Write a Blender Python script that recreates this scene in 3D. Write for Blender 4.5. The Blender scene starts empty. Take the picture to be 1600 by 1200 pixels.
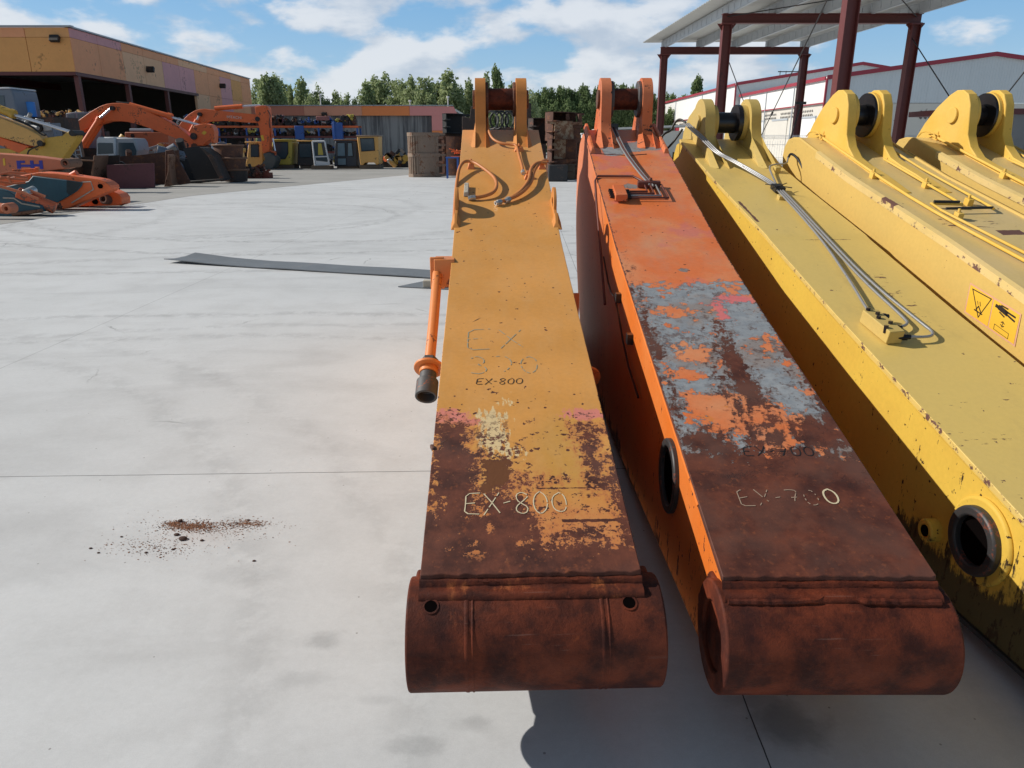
import bpy, bmesh, math, random
from mathutils import Vector, Matrix, Euler, noise as mnoise
R = math.radians
random.seed(7)
sc = bpy.context.scene
C = sc.collection

# ------------------------------------------------------------------ camera, light, exposure
F = 1156.0; PITCH = math.atan(378 / F); H = 1.7
cam_d = bpy.data.cameras.new('camera'); cam = bpy.data.objects.new('camera', cam_d); C.objects.link(cam)
cam_d.sensor_width = 36; cam_d.lens = 36 * F / 1600; cam_d.clip_end = 8000; cam_d.clip_start = 0.05
cam.location = (0, 0, H); cam.rotation_euler = (R(90) - PITCH, 0, 0)
sc.camera = cam
SUN_EL = R(33.5); SUN_AZ = R(8)            # sun stands to the left, a little beyond the arms
sd = Vector((-math.cos(SUN_EL) * math.cos(SUN_AZ), math.cos(SUN_EL) * math.sin(SUN_AZ), math.sin(SUN_EL)))
ld = bpy.data.lights.new('sun', 'SUN'); ld.energy = 4.7; ld.angle = R(0.53); ld.color = (1.0, 0.945, 0.87)
lo = bpy.data.objects.new('sun', ld); C.objects.link(lo)
lo.rotation_euler = sd.to_track_quat('Z', 'Y').to_euler()
sc.view_settings.view_transform = 'Standard'; sc.view_settings.look = 'None'
sc.view_settings.exposure = 0.0; sc.view_settings.gamma = 1.0

# ------------------------------------------------------------------ shader node expressions
class V:
    def __init__(s, nt, k): s.nt = nt; s.k = k
    def _m(s, op, *a, clamp=False):
        n = s.nt.nodes.new('ShaderNodeMath'); n.operation = op; n.use_clamp = clamp
        for i, x in enumerate((s,) + a):
            if isinstance(x, V): s.nt.links.new(x.k, n.inputs[i])
            else: n.inputs[i].default_value = x
        return V(s.nt, n.outputs[0])
    def __add__(s, o): return s._m('ADD', o)
    __radd__ = __add__
    def __sub__(s, o): return s._m('SUBTRACT', o)
    def __rsub__(s, o): return (s * -1.0) + o
    def __mul__(s, o): return s._m('MULTIPLY', o)
    __rmul__ = __mul__
    def __truediv__(s, o): return s._m('DIVIDE', o)
    def max(s, o): return s._m('MAXIMUM', o)
    def min(s, o): return s._m('MINIMUM', o)
    def abs(s): return s._m('ABSOLUTE')
    def pw(s, o): return s._m('POWER', o)
    def sat(s): return s._m('ADD', 0.0, clamp=True)
    def ss(s, a, b):
        n = s.nt.nodes.new('ShaderNodeMapRange'); n.interpolation_type = 'SMOOTHSTEP'
        s.nt.links.new(s.k, n.inputs[0]); n.inputs[1].default_value = a; n.inputs[2].default_value = b
        return V(s.nt, n.outputs[0])
class Mat:
    def __init__(s, name, world=False):
        if world:
            s.nt = world
        else:
            s.m = bpy.data.materials.new(name); s.m.use_nodes = True; s.nt = s.m.node_tree
            s.b = s.nt.nodes['Principled BSDF']
        s.co = None
    def coord(s, kind='Object'):
        n = s.nt.nodes.new('ShaderNodeTexCoord'); s.co = n.outputs[kind]
        sp = s.nt.nodes.new('ShaderNodeSeparateXYZ'); s.nt.links.new(s.co, sp.inputs[0])
        return [V(s.nt, sp.outputs[i]) for i in range(3)]
    def vec(s, x, y, z):
        n = s.nt.nodes.new('ShaderNodeCombineXYZ')
        for i, a in enumerate((x, y, z)):
            if isinstance(a, V): s.nt.links.new(a.k, n.inputs[i])
            else: n.inputs[i].default_value = a
        return n.outputs[0]
    def noise(s, scale, detail=4, rough=.55, dist=0, vec=None):
        n = s.nt.nodes.new('ShaderNodeTexNoise'); n.inputs['Scale'].default_value = scale
        n.inputs['Detail'].default_value = detail; n.inputs['Roughness'].default_value = rough
        n.inputs['Distortion'].default_value = dist
        s.nt.links.new(vec if vec is not None else s.co, n.inputs['Vector'])
        return V(s.nt, n.outputs['Fac'])
    def voro(s, scale, feat='F1', rand=1, vec=None):
        n = s.nt.nodes.new('ShaderNodeTexVoronoi'); n.feature = feat; n.inputs['Scale'].default_value = scale
        n.inputs['Randomness'].default_value = rand
        s.nt.links.new(vec if vec is not None else s.co, n.inputs['Vector'])
        return V(s.nt, n.outputs['Distance'])
    def mix(s, f, a, b):
        n = s.nt.nodes.new('ShaderNodeMix'); n.data_type = 'RGBA'
        if isinstance(f, V): s.nt.links.new(f.k, n.inputs[0])
        else: n.inputs[0].default_value = f
        for i, x in ((6, a), (7, b)):
            if isinstance(x, V): s.nt.links.new(x.k, n.inputs[i])
            else: n.inputs[i].default_value = tuple(x) + (1,) if len(x) == 3 else x
        return V(s.nt, n.outputs[2])
    def cmul(s, c, f):
        n = s.nt.nodes.new('ShaderNodeVectorMath'); n.operation = 'SCALE'
        if isinstance(c, V): s.nt.links.new(c.k, n.inputs[0])
        else: n.inputs[0].default_value = c
        if isinstance(f, V): s.nt.links.new(f.k, n.inputs['Scale'])
        else: n.inputs['Scale'].default_value = f
        return V(s.nt, n.outputs[0])
    def set(s, col=None, rough=None, metal=None, bump=None, bs=.3, bd=.01, spec=None):
        for nm, x in (('Base Color', col), ('Roughness', rough), ('Metallic', metal), ('Specular IOR Level', spec)):
            if x is None: continue
            if isinstance(x, V): s.nt.links.new(x.k, s.b.inputs[nm])
            else: s.b.inputs[nm].default_value = (tuple(x) + (1,)) if nm == 'Base Color' else x
        if bump is not None:
            n = s.nt.nodes.new('ShaderNodeBump'); n.inputs['Strength'].default_value = bs; n.inputs['Distance'].default_value = bd
            s.nt.links.new(bump.k, n.inputs['Height']); s.nt.links.new(n.outputs[0], s.b.inputs['Normal'])
        return s.m

# ------------------------------------------------------------------ sky
w = bpy.data.worlds.new('World'); sc.world = w; w.use_nodes = True
def make_sky():
    nt = w.node_tree; bg = nt.nodes['Background']
    s = Mat('', world=nt)
    sky = nt.nodes.new('ShaderNodeTexSky'); sky.sky_type = 'NISHITA'; sky.sun_disc = False
    sky.sun_elevation = SUN_EL; sky.sun_rotation = math.atan2(sd.x, sd.y)
    sky.altitude = 400; sky.air_density = 1.0; sky.dust_density = 0.6; sky.ozone_density = 1.6
    x, y, z = s.coord('Generated')
    zz = z.max(0.0)
    v = s.vec(x * 1.0, y * 1.0, zz * 2.3)
    n1 = s.noise(8.5, 8, .52, .1, vec=v)
    v2 = s.vec(x * 1.0 + 3.1, y * 1.0, zz * 5.2)
    n2 = s.noise(1.7, 3, .5, 0, vec=v2)
    n3 = s.noise(13, 7, .6, 0, vec=v)
    right = (x - .12).ss(0.0, .45)                      # clearer sky to the right
    up = (zz - .10).ss(0.0, .12)
    field = n1 * .95 + n2 * .30 + n3 * .10 - right * .17 - up * right * .05
    cl = (field + (.1 - x).ss(0, .5) * .03).ss(.575, .70)
    band = (0.10 - zz).ss(0, .10) * .5
    cl = cl.max(band * n2.ss(.35, .6)).sat()
    # undersides a little greyer: compare density with density a step higher
    v3 = s.vec(x * 1.0 - .02, y * 1.0, zz * 2.3 + .045)
    n4 = s.noise(8.5, 8, .52, .1, vec=v3)
    shade = (n4 - n1).ss(-.14, .12)
    cc = s.mix(shade, (8.3, 8.4, 8.6), (5.3, 5.9, 6.8))
    blue = s.mix(.72, V(nt, sky.outputs[0]), s.mix(zz.ss(0, .2), (4.0, 6.2, 8.2), (1.9, 4.6, 8.0)))
    col = s.mix(cl * .80, blue, cc); col = s.cmul(col, 1.0 - zz.ss(.18, .60) * .74)  # sky above the view dimmed to cut the fill light
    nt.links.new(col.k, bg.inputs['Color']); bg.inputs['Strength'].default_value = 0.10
make_sky()

# ------------------------------------------------------------------ pixel helpers (plan positions)
CP, SP = math.cos(PITCH), math.sin(PITCH)
def ray(px, py):
    a = (px - 800) / F; b = (600 - py) / F
    return Vector((a, CP + b * SP, -SP + b * CP))
def gnd(px, py, z=0.0):
    r = ray(px, py); t = (z - H) / r.z; return Vector((r.x * t, r.y * t, z))
def atY(px, py, Y):
    r = ray(px, py); t = Y / r.y; return Vector((r.x * t, Y, H + r.z * t))

# ------------------------------------------------------------------ mesh builder
class MB:
    def __init__(s): s.bm = bmesh.new(); s.mi = 0
    def face(s, vs):
        try:
            f = s.bm.faces.new(vs); f.material_index = s.mi; return f
        except ValueError: return None
    def quadbox(s, p, M=None):
        vs = [s.bm.verts.new(M @ Vector(q) if M else q) for q in p]
        for f in ((0, 3, 2, 1), (4, 5, 6, 7), (0, 1, 5, 4), (1, 2, 6, 5), (2, 3, 7, 6), (3, 0, 4, 7)): s.face([vs[i] for i in f])
    def box(s, c, size, rot=None, M=None):
        hx, hy, hz = [q / 2 for q in size]
        T = Matrix.Translation(c)
        if rot is not None: T = T @ Euler(rot).to_matrix().to_4x4()
        if M: T = M @ T
        s.quadbox([(-hx, -hy, -hz), (hx, -hy, -hz), (hx, hy, -hz), (-hx, hy, -hz), (-hx, -hy, hz), (hx, -hy, hz), (hx, hy, hz), (-hx, hy, hz)], T)
    def prism(s, poly, axis, lo_, hi_, M=None):
        """closed 2D outline extruded along axis: 'x' -> (y,z) outline, 'y' -> (x,z), 'z' -> (x,y)"""
        def P(u, v, t):
            q = {'x': (t, u, v), 'y': (u, t, v), 'z': (u, v, t)}[axis]
            return M @ Vector(q) if M else q
        a = [s.bm.verts.new(P(u, v, lo_)) for u, v in poly]; b = [s.bm.verts.new(P(u, v, hi_)) for u, v in poly]
        n = len(poly)
        s.face(a); s.face(b[::-1])
        for i in range(n): s.face([a[(i + 1) % n], a[i], b[i], b[(i + 1) % n]])
    def cyl(s, p0, p1, r, n=24, r2=None, hole=0, depth=None):
        p0 = Vector(p0); p1 = Vector(p1); d = (p1 - p0); L = d.length; q = d.to_track_quat('Z', 'Y'); r2 = r if r2 is None else r2
        M = Matrix.Translation(p0) @ q.to_matrix().to_4x4()
        def ring(rr, z): return [s.bm.verts.new(M @ Vector((rr * math.cos(2 * math.pi * i / n), rr * math.sin(2 * math.pi * i / n), z))) for i in range(n)]
        def strip(A, B):
            for i in range(n): s.face([A[i], A[(i + 1) % n], B[(i + 1) % n], B[i]])
        A = ring(r, 0); B = ring(r2, L); strip(A, B)
        if hole:
            A2 = ring(hole, 0); B2 = ring(hole, L); strip(A2, A); strip(B, B2)
            if depth and depth > L * .45:
                B3 = ring(hole, max(L * .08, L - depth)); strip(B3, B2); s.face(B3); s.face(A2[::-1])
            elif depth:
                A3 = ring(hole, depth); B3 = ring(hole, L - depth); strip(A3, A2); strip(B2, B3)
                s.face(A3[::-1]); s.face(B3)
            else: strip(B2, A2)
        else: s.face(A[::-1]); s.face(B)
    def tube(s, pts, r, n=8, smooth=0, caps=True):
        pts = [Vector(p) for p in pts]
        for _ in range(smooth):
            o = [pts[0]]
            for a, b in zip(pts, pts[1:]): o += [a.lerp(b, .25), a.lerp(b, .75)]
            pts = o + [pts[-1]]
        rings = []; up = None
        for i, p in enumerate(pts):
            t = (pts[min(i + 1, len(pts) - 1)] - pts[max(i - 1, 0)]).normalized()
            if up is None: up = t.orthogonal().normalized()
            up = (up - t * up.dot(t)).normalized(); sd_ = t.cross(up)
            rr = r[i] if isinstance(r, list) else r
            rings.append([s.bm.verts.new(p + up * rr * math.cos(2 * math.pi * k / n) + sd_ * rr * math.sin(2 * math.pi * k / n)) for k in range(n)])
        for A, B in zip(rings, rings[1:]):
            for k in range(n): s.face([A[k], A[(k + 1) % n], B[(k + 1) % n], B[k]])
        if caps: s.face(rings[0][::-1]); s.face(rings[-1])
    def grid(s, rows):
        vs = [[s.bm.verts.new(p) for p in r] for r in rows]
        for A, B in zip(vs, vs[1:]):
            for i in range(len(A) - 1): s.face([A[i], A[i + 1], B[i + 1], B[i]])
        return vs
    def build(s, name, mat=None, parent=None, bevel=0, seg=2, smooth=30, loc=None):
        bmesh.ops.recalc_face_normals(s.bm, faces=s.bm.faces[:])
        me = bpy.data.meshes.new(name); s.bm.to_mesh(me); s.bm.free()
        mats = mat if isinstance(mat, (list, tuple)) else [mat]
        for m in mats:
            if m: me.materials.append(m)
        if smooth:
            me.polygons.foreach_set('use_smooth', [True] * len(me.polygons)); me.set_sharp_from_angle(angle=R(smooth))
        o = bpy.data.objects.new(name, me); C.objects.link(o)
        if parent: o.parent = parent
        if loc: o.location = loc
        if bevel:
            b = o.modifiers.new('bevel', 'BEVEL'); b.width = bevel; b.segments = seg; b.limit_method = 'ANGLE'; b.angle_limit = R(40); b.harden_normals = False
        return o
def tag(o, label=None, cat=None, group=None, kind=None):
    if label: o['label'] = label
    if cat: o['category'] = cat
    if group: o['group'] = group
    if kind: o['kind'] = kind
    return o
def thing(name, label, cat, loc=(0, 0, 0), rz=0, group=None):
    o = bpy.data.objects.new(name, None); C.objects.link(o); o.empty_display_size = .2
    o.location = loc; o.rotation_euler = (0, 0, rz)
    return tag(o, label, cat, group)
def copy_tree(o, parent=None):
    c = o.copy(); C.objects.link(c); c.parent = parent
    for ch in list(o.children): copy_tree(ch, c)
    return c

# ------------------------------------------------------------------ materials
def simple(name, col, rough=.5, metal=0.0, var=.18, scale=3.0, dirt=0.0, dcol=(.06, .03, .02), spec=None, bump=0.0):
    s = Mat(name); s.coord()
    n = s.noise(scale, 5, .6); n2 = s.noise(scale * 7, 4, .6)
    c = s.cmul(col, (n * 2 - 1) * var + (n2 * 2 - 1) * var * .5 + 1.0)
    if dirt:
        m = (n * .6 + n2 * .4).ss(.62 - dirt * .25, .66 - dirt * .2)
        c = s.mix(m, c, dcol)
    return s.set(c, rough, metal, bump=n2 if bump else None, bs=bump, spec=spec)
M = {}
M['rust'] = simple('rust', (.095, .042, .028), .8, 0, .5, 4, .35, (.20, .075, .03), bump=.3)
M['rust_light'] = simple('rust_light', (.20, .105, .065), .8, 0, .4, 3, .3, (.10, .04, .02), bump=.2)
M['dark'] = simple('dark_steel', (.02, .018, .018), .6, 0, .5, 3, .25, (.09, .04, .025))
M['black'] = simple('black_rubber', (.012, .012, .013), .5, 0, .2)
M['pin_black'] = simple('greasy_black', (.018, .016, .018), .3, .2, .4, 12, .2, (.05, .03, .02))
M['orange'] = simple('orange_paint', (.74, .135, .03), .5, 0, .25, 2.2, .22, (.16, .05, .02))
M['orange_dull'] = simple('orange_dull', (.60, .13, .05), .6, 0, .3, 2.4, .3, (.20, .09, .06))
M['teal'] = simple('teal_paint', (.022, .085, .115), .5, 0, .35, 2.2, .3, (.035, .04, .045))
M['yellow'] = simple('yellow_paint', (.56, .33, .05), .5, 0, .3, 2.0, .3, (.13, .07, .03))
M['yellow_ochre'] = simple('ochre_paint', (.66, .36, .10), .5, 0, .2, 2.0, .2, (.13, .07, .03))
M['olive'] = simple('olive_paint', (.48, .37, .06), .5, 0, .2, 2.0, .2, (.06, .05, .03))
M['white'] = simple('white_paint', (.62, .62, .62), .5, 0, .1, 2.0, .15, (.22, .2, .18))
M['grey_cab'] = simple('grey_cab', (.16, .18, .22), .5, 0, .2, 2, .15, (.05, .05, .05))
M['steel'] = simple('zinc_steel', (.34, .34, .34), .4, .5, .2, 30, .15, (.12, .1, .09))
M['chrome'] = simple('chrome_rod', (.62, .64, .70), .25, .55, .05)
M['glass'] = simple('cab_glass', (.05, .075, .09), .12, 0, .3, 1)
M['glass_blue'] = simple('cab_glass_blue', (.12, .19, .24), .15, 0, .3, 1)
M['blue'] = simple('blue_paint', (.03, .10, .34), .5, 0, .2, 2, .2, (.03, .03, .05))
M['blue_letter'] = simple('blue_lettering', (.03, .035, .30), .5, 0, .1)
M['yellow_sign'] = simple('yellow_mark', (.75, .45, .04), .5, 0, .05)
M['pale_letter'] = simple('pale_lettering', (.65, .55, .48), .6, 0, .05)
M['red_steel'] = simple('oxide_red_steel', (.125, .028, .024), .5, 0, .15, 1.5, .1, (.07, .02, .02))
M['red_trim'] = simple('red_trim', (.30, .03, .05), .5, 0, .1)
M['wood'] = simple('old_timber', (.42, .38, .31), .85, 0, .2, 9, .2, (.2, .17, .13), bump=.4)
M['wood_dark'] = simple('dark_timber', (.12, .09, .065), .9, 0, .3, 6, .2, (.05, .04, .03), bump=.4)
M['maroon'] = simple('maroon_plate', (.115, .035, .045), .6, 0, .35, 1.2, .3, (.07, .03, .03))
M['galv'] = simple('galvanised_sheet', (.56, .55, .51), .5, .1, .08, .8)
M['galv_rail'] = simple('galvanised_purlin', (.50, .53, .56), .5, .2, .15, 3)
def ribbed(name, col, axis):
    s = Mat(name); x, y, z = s.coord(); a = (x, y)[axis]
    st = s.noise(1.0, 6, .7, 0, vec=s.vec(x * 1.5, y * 1.5, z * .10)).ss(.5, .75)
    fr = (a * 4.0)._m('FRACT'); rib = fr.ss(.0, .12) - fr.ss(.45, .57); c = s.mix(st * .22, col, tuple(q * .6 for q in col)); c = s.cmul(c, s.noise(.4, 4) * .1 + .95)
    return s.set(c, .5, bump=rib, bs=.5, bd=.03)
M['white_clad'] = ribbed('white_cladding', (.78, .78, .77), 1)
M['grey_clad'] = simple('grey_cladding', (.40, .43, .46), .5, 0, .04, .2)
M['cream_wall'] = simple('cream_precast', (.58, .555, .50), .8, 0, .08, .5, .12, (.36, .33, .29))
M['grey_wall'] = simple('grey_block', (.22, .22, .22), .9, 0, .15, 1.5, bump=.2)
M['marker'] = simple('black_marker', (.018, .014, .014), .5, 0, .2)
M['silver'] = simple('hose_fitting', (.55, .55, .53), .35, .7, .2, 40)

def rust_col(s, red=0):
    a = s.noise(9, 6, .65); b = s.noise(45, 5, .7); c_ = s.noise(2.5, 3, .6)
    c = s.mix(a.ss(.3, .7), (.050, .013, .008), (.150, .042, .021))
    c = s.mix(c_.ss(.45, .7) * .5, c, (.105, .052, .040))
    c = s.mix(b.ss(.55, .72) * .6, c, (.27, .075, .025))
    if red: c = s.mix(.68, c, s.mix(a.ss(.35, .65), (.036, .006, .003), (.165, .028, .008)))
    return c
def fields(s, x, y):
    def rect(cx, cy, hx, hy): return (hx - (x - cx).abs()).min(hy - (y - cy).abs())
    def blob(cx, cy, rx, ry):
        u = (x - cx) / rx; v = (y - cy) / ry
        return (1.0 - (u * u + v * v).pw(.5)) * min(rx, ry)
    return rect, blob

def arm1_paint():
    s = Mat('ochre_orange_worn_paint'); x, y, z = s.coord()
    rect, blob = fields(s, x, y)
    nb = s.noise(11, 9, .68, .15) - .5; nf = s.noise(55, 5, .65) - .5; nbig = s.noise(2.2, 4, .5)
    nv = s.noise(9, 7, .7, 0, vec=s.vec(x * 6.0, y * 1.3, z * 1.3)) - .5
    sdv = (.250 - y) - (x - .0).ss(0, .10) * .03
    sdv = sdv.min((x * -1.0 + .03).max((.105 - y) * .9 + .004).max(-.004 - (y - .14).ss(0, .06) * .025 + (x * 0.0)))
    sdv = sdv.max(blob(-.09, .26, .09, .07))
    for r in ((-.243, .50, .055, .205), (-.215, .34, .06, .20), (.25, .665, .055, .022), (.235, .52, .022, .165), (.305, .30, .022, .22), (-.30, .45, .012, .3)):
        sdv = sdv.max(rect(*r))
    sdv = sdv.max(blob(-.01, .385, .055, .022)).max(blob(-.30, .70, .05, .02))
    am = .10
    n24 = s.noise(27, 8, .74, .3) - .5; n90 = s.noise(110, 4, .7) - .5
    m_r = (sdv + nb * .09 + n24 * .18 + nf * .08 + n90 * .07 + nv * .09).ss(-.004, .004)
    m_r = m_r.max((s.noise(33, 6, .7) + (.75 - y).ss(0, .8) * .05 - (y - .8).ss(0, .3) * .2).ss(.625, .64) * (.8 - y).ss(0, .1))
    lines = rect(.165, .352, .125, .0022).max(rect(.215, .203, .11, .006)).max(rect(.20, 3.30, .055, .0015))
    m_r = m_r.max((lines + nf * .012 + n24 * .006).ss(-.0006, .0006))
    flk = (s.noise(20, 7, .72) - .5 + (.34 - (x + .20).abs() * 3.0).max(-.1) * .06 - (.03 - y).ss(0, .05) * .1).ss(.105, .12) * (.36 - y).ss(0, .06) * (y - .03).ss(0, .06)
    m_r = m_r * (1.0 - flk)
    halo = (sdv + nb * .10 + n24 * .2 + nf * .10 + nv * .10 + .012).ss(-.035, .012)
    near = (1.25 - y).ss(0, .7)
    speck = (s.noise(26, 4, .6) + near * .035).ss(.685, .70).max((s.voro(13) * -1.0 + .085 + s.noise(3, 2) * .06 + near * .035 - .06 + nf * .04).ss(0, .012))
    edge = (((x.abs() - .305) * 1.0) + nf * .028 + near * .004 - .0035).ss(0, .002)
    m_r = m_r.max(speck).max(edge)
    # paint: ochre with pinkish and yellowish drift
    p = s.mix(nbig.ss(.35, .65), (.60, .275, .060), (.67, .31, .074))
    p = s.mix((.42 - y).ss(0, .25) * .65, p, (.60, .20, .065))
    p = s.mix((y - 3.2).ss(0, 1.2) * .55, p, (.64, .33, .13))
    p = s.mix(blob(.15, .55, .16, .32).ss(0, .12) * .6, p, (.50, .27, .055))
    fade = s.noise(14, 6, .7, 0, vec=s.vec(x, y * .35, z)).ss(.35, .75)
    p = s.mix(fade * .25, p, (.62, .36, .15))
    p = s.cmul(p, (nf * .25 + 1.0))
    pink = blob(-.262, .75, .085, .05).max(blob(.235, .755, .085, .03)).max(blob(-.20, .72, .05, .03))
    p = s.mix((pink + nb * .11 + n24 * .10 + nv * .06).ss(-.003, .003), p, (.66, .22, .17)); m_r = m_r.max((pink + .01 + n24 * .12 - .025).ss(0, .004) * s.noise(60, 5, .7).ss(.52, .55))
    cream = rect(-.098, .655, .045, .135).max(rect(-.135, .70, .02, .08)).max(blob(-.045, .85, .016, .028)).max(blob(-.05, .55, .05, .04))
    p = s.mix((cream + nv * .26 + nf * .03 - .008).ss(-.003, .003), p, (.70, .52, .27)); fl = (cream + .015).ss(0, .01) * s.noise(48, 7, .72).ss(.52, .55) * (.84 - y).ss(0, .25); m_r = m_r.max(fl)
    brown = rect(-.088, .425, .042, .075)
    rc = s.mix((brown + nb * .14 + n24 * .05).ss(-.002, .012), rust_col(s), (.135, .045, .012))
    m_r = m_r.max((brown + nb * .14 + n24 * .08).ss(-.002, .002))
    
    grime = s.noise(5, 8, .7, 0, vec=s.vec(x * 1.8, y * .6, z)).ss(.50, .74) * ((1.6 - y).ss(0, 1.4) * .35 + .12); p = s.mix(grime * .7, p, (.34, .15, .06))
    scr1 = s.noise(5, 4, .6, 0, vec=s.vec(x * .8 + y * .25, y * 14.0, z)).ss(.70, .73); p = s.mix(scr1 * .35, p, (.68, .40, .19))
    col = s.mix(halo * .75, p, (.50, .165, .055)); col = s.mix(m_r, col, rc)
    return s.set(col, m_r * .35 + .42, bump=(m_r * -1.0) + nf * .5 * m_r + nf * .06, bs=.55, bd=.004, spec=.4)

def arm2_paint():
    s = Mat('orange_peeling_paint'); x, y, z = s.coord()
    rect, blob = fields(s, x, y)
    nb = s.noise(7, 9, .66, .4) - .5; nf = s.noise(50, 5, .65) - .5; nm = s.noise(13, 8, .68, .6) - .5
    ns = s.noise(10, 7, .65, 0, vec=s.vec(x * 3.5 - y * .6, y * .9, z)) - .5
    top = z.ss(-1, .1)
    # grey primer showing through
    g = (1.90 - (x.abs() * .0) - y).min((y - .42) * 2.2)
    g = g.min(.085)
    isl = blob(-.115, .82, .13, .17).max(blob(.04, .72, .11, .23)).max(blob(-.10, 1.22, .085, .13)).max(blob(-.13, 1.62, .10, .07)).max(blob(-.17, 1.05, .07, .06)).max(blob(.17, .68, .05, .12)).max(blob(.22, 1.24, .02, .05)).max(blob(-.12, 1.42, .05, .06)).max(blob(.25, 1.75, .12, .06)).max(blob(.10, 1.60, .05, .16)) * 1.9
    gsd = g - (isl + .05).max(0.0) * 1.1
    n28 = s.noise(26, 8, .74, .5) - .5; gv = gsd + nb * .55 + nm * .40 + n28 * .30 + ns * .22; mg = gv.ss(-.003, .003); rim = gv.ss(-.030, -.004) * (1.0 - mg)
    mg = mg.max((blob(-.02, 2.08, .045, .022) + nm * .16 + n28 * .10 - .008).ss(-.002, .002)).max((blob(-.10, 4.05, .10, .11).max(blob(.12, 4.15, .14, .12)) + nb * .25).ss(-.004, .004))
    mg = mg.max((blob(-.07, 3.32, .06, .035) + nm * .14 + n28 * .08).ss(-.002, .002))
    # rust
    r = (.56 - y) * .8
    r = r.max(blob(.035, 1.10, .05, .30) * 1.3 - .004).max(blob(-.03, .66, .022, .22)).max(blob(.06, .66, .02, .16)).max(rect(.283, .95, .012, .35)).max(blob(-.19, .60, .09, .08)).max(blob(.22, .66, .10, .10)).max(blob(-.27, 1.35, .02, .3))
    rv = r + nb * .15 + ns * .20 + n28 * .26 + nf * .08; mr = rv.ss(-.004, .006); rim2 = rv.ss(-.035, -.004) * (1.0 - mr)
    rg = (s.noise(19, 8, .75) * .7 + s.noise(5, 4, .6) * .3).ss(.53, .59) * mg * (2.0 - y).ss(0, .2) * .85
    speck = (s.noise(30, 4, .62)).ss(.69, .71).max((s.voro(11) * -1.0 + .05 + s.noise(2.5, 2) * .07 - .035 + nf * .03).ss(0, .012))
    edge = (x.abs() - .288 + nf * .03).ss(0, .003)
    mr = mr.max(rg * .75).max(speck).max(edge)
    o = s.mix(s.noise(2.6, 5, .6).ss(.38, .66), (.66, .165, .045), (.64, .25, .11))
    o = s.mix((s.noise(3.4, 4, .6) - .52).ss(0, .12) * .7 * (y - 1.6).ss(0, .6), o, (.56, .155, .13))
    o = s.mix((blob(.15, 1.72, .17, .09).max(blob(.10, 1.58, .05, .12)) + nb * .10).ss(-.01, .03) * .8, o, (.62, .14, .17))
    o = s.mix((nm + .5 - .6).ss(0, .05) * (y * -1.0 + 1.5).ss(0, .1) * .8, o, (.62, .20, .035))
    o = s.cmul(o, nf * .3 + 1.0)
    o = s.mix(rim * .45, o, (.36, .085, .05)); o = s.mix(rim2 * .55, o, (.26, .07, .03))  # rims round paint chips: thin edge shadow and dirt tone painted in
    dust = s.noise(4, 7, .7, 0, vec=s.vec(x * 1.6, y * .7, z)).ss(.48, .72); o = s.mix(dust * .28, o, (.42, .26, .19))
    gr = s.mix(s.noise(16, 6, .7).ss(.35, .7), (.225, .245, .265), (.31, .325, .335))
    gr = s.mix(s.noise(24, 6, .7).ss(.50, .66) * .6, gr, (.14, .115, .11))
    gr = s.mix((s.noise(4, 4, .6) - .5).ss(0, .12) * .4, gr, (.23, .12, .06))
    gr = s.mix(rim2 * .6, gr, (.16, .09, .06))
    col = s.mix(mg, o, gr)
    rc = s.mix((s.noise(5, 4, .6)).ss(.4, .6) * .5, rust_col(s), (.105, .046, .032))
    col = s.mix(mr, col, rc)
    return s.set(col, mr * .25 + mg * .08 + .42, bump=(mg * -.6) - mr * .6 + nf * .1, bs=.9, bd=.006, spec=.35)

def rusty_steel(name, fleck=(.34, .075, .02), amt=.5):
    s = Mat(name); x, y, z = s.coord()
    c = rust_col(s, 1); n = s.noise(7, 8, .72); st = s.noise(6, 6, .7, 0, vec=s.vec(x * 4.0, y, z * 1.2))
    c = s.mix((n * .6 + st * .4).ss(.60 - amt * .06, .70 - amt * .06) * .8, c, fleck)
    c = s.mix(s.noise(3, 3).ss(.5, .75) * .6, c, (.032, .011, .010))
    pit = s.noise(140, 6, .75); scr = s.noise(7, 5, .7, 0, vec=s.vec(x * .35, y * 9.0, z * 9.0)); c = s.mix(scr.ss(.62, .68) * .35, c, (.22, .12, .09)); c = s.mix(pit.ss(.56, .7) * .4, c, (.03, .012, .01))
    return s.set(c, s.noise(5, 5, .6).ss(.3, .7) * .25 + .55, bump=pit + s.noise(18, 6, .7) * .8, bs=.55, bd=.004, spec=.22)

def side_paint(name, base, base2, low, rustc=(.10, .045, .03), lowz=.25, amt=0.0, half=.35, faded=None):
    """paint for a side plate: clean near the top, scuffs and dark grime low down"""
    s = Mat(name); x, y, z = s.coord()
    nb = s.noise(6, 8, .68) - .5; nf = s.noise(48, 5, .65) - .5
    nv = s.noise(6, 7, .7, 0, vec=s.vec(x, y * 5.0, z * 1.0)) - .5
    c = s.mix(s.noise(2.4, 4).ss(.35, .65), base, base2); c = s.cmul(c, nf * .22 + 1.0)
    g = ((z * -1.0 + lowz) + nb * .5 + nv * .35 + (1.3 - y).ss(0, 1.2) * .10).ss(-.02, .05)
    if faded: c = s.mix((y - 2.6 + nb * 1.5).ss(0, 1.6) * .6, c, faded)
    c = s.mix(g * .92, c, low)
    sc_ = (nv + nf * .35 + (1.6 - y).ss(0, 1.5) * .05 + (.6 - z).ss(0, .5) * .06 + amt).ss(.20, .23)
    sp = (s.noise(32, 4, .6) + (1.2 - y).ss(0, 1.2) * .03 + amt * .4).ss(.68, .70)
    m = sc_.max(sp)
    c = s.mix(m, c, rustc)
    return s.set(c, m * .2 + g * .1 + .55, bump=(m * -1.0) + nf * .1, bs=.4, bd=.003, spec=.2)

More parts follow.
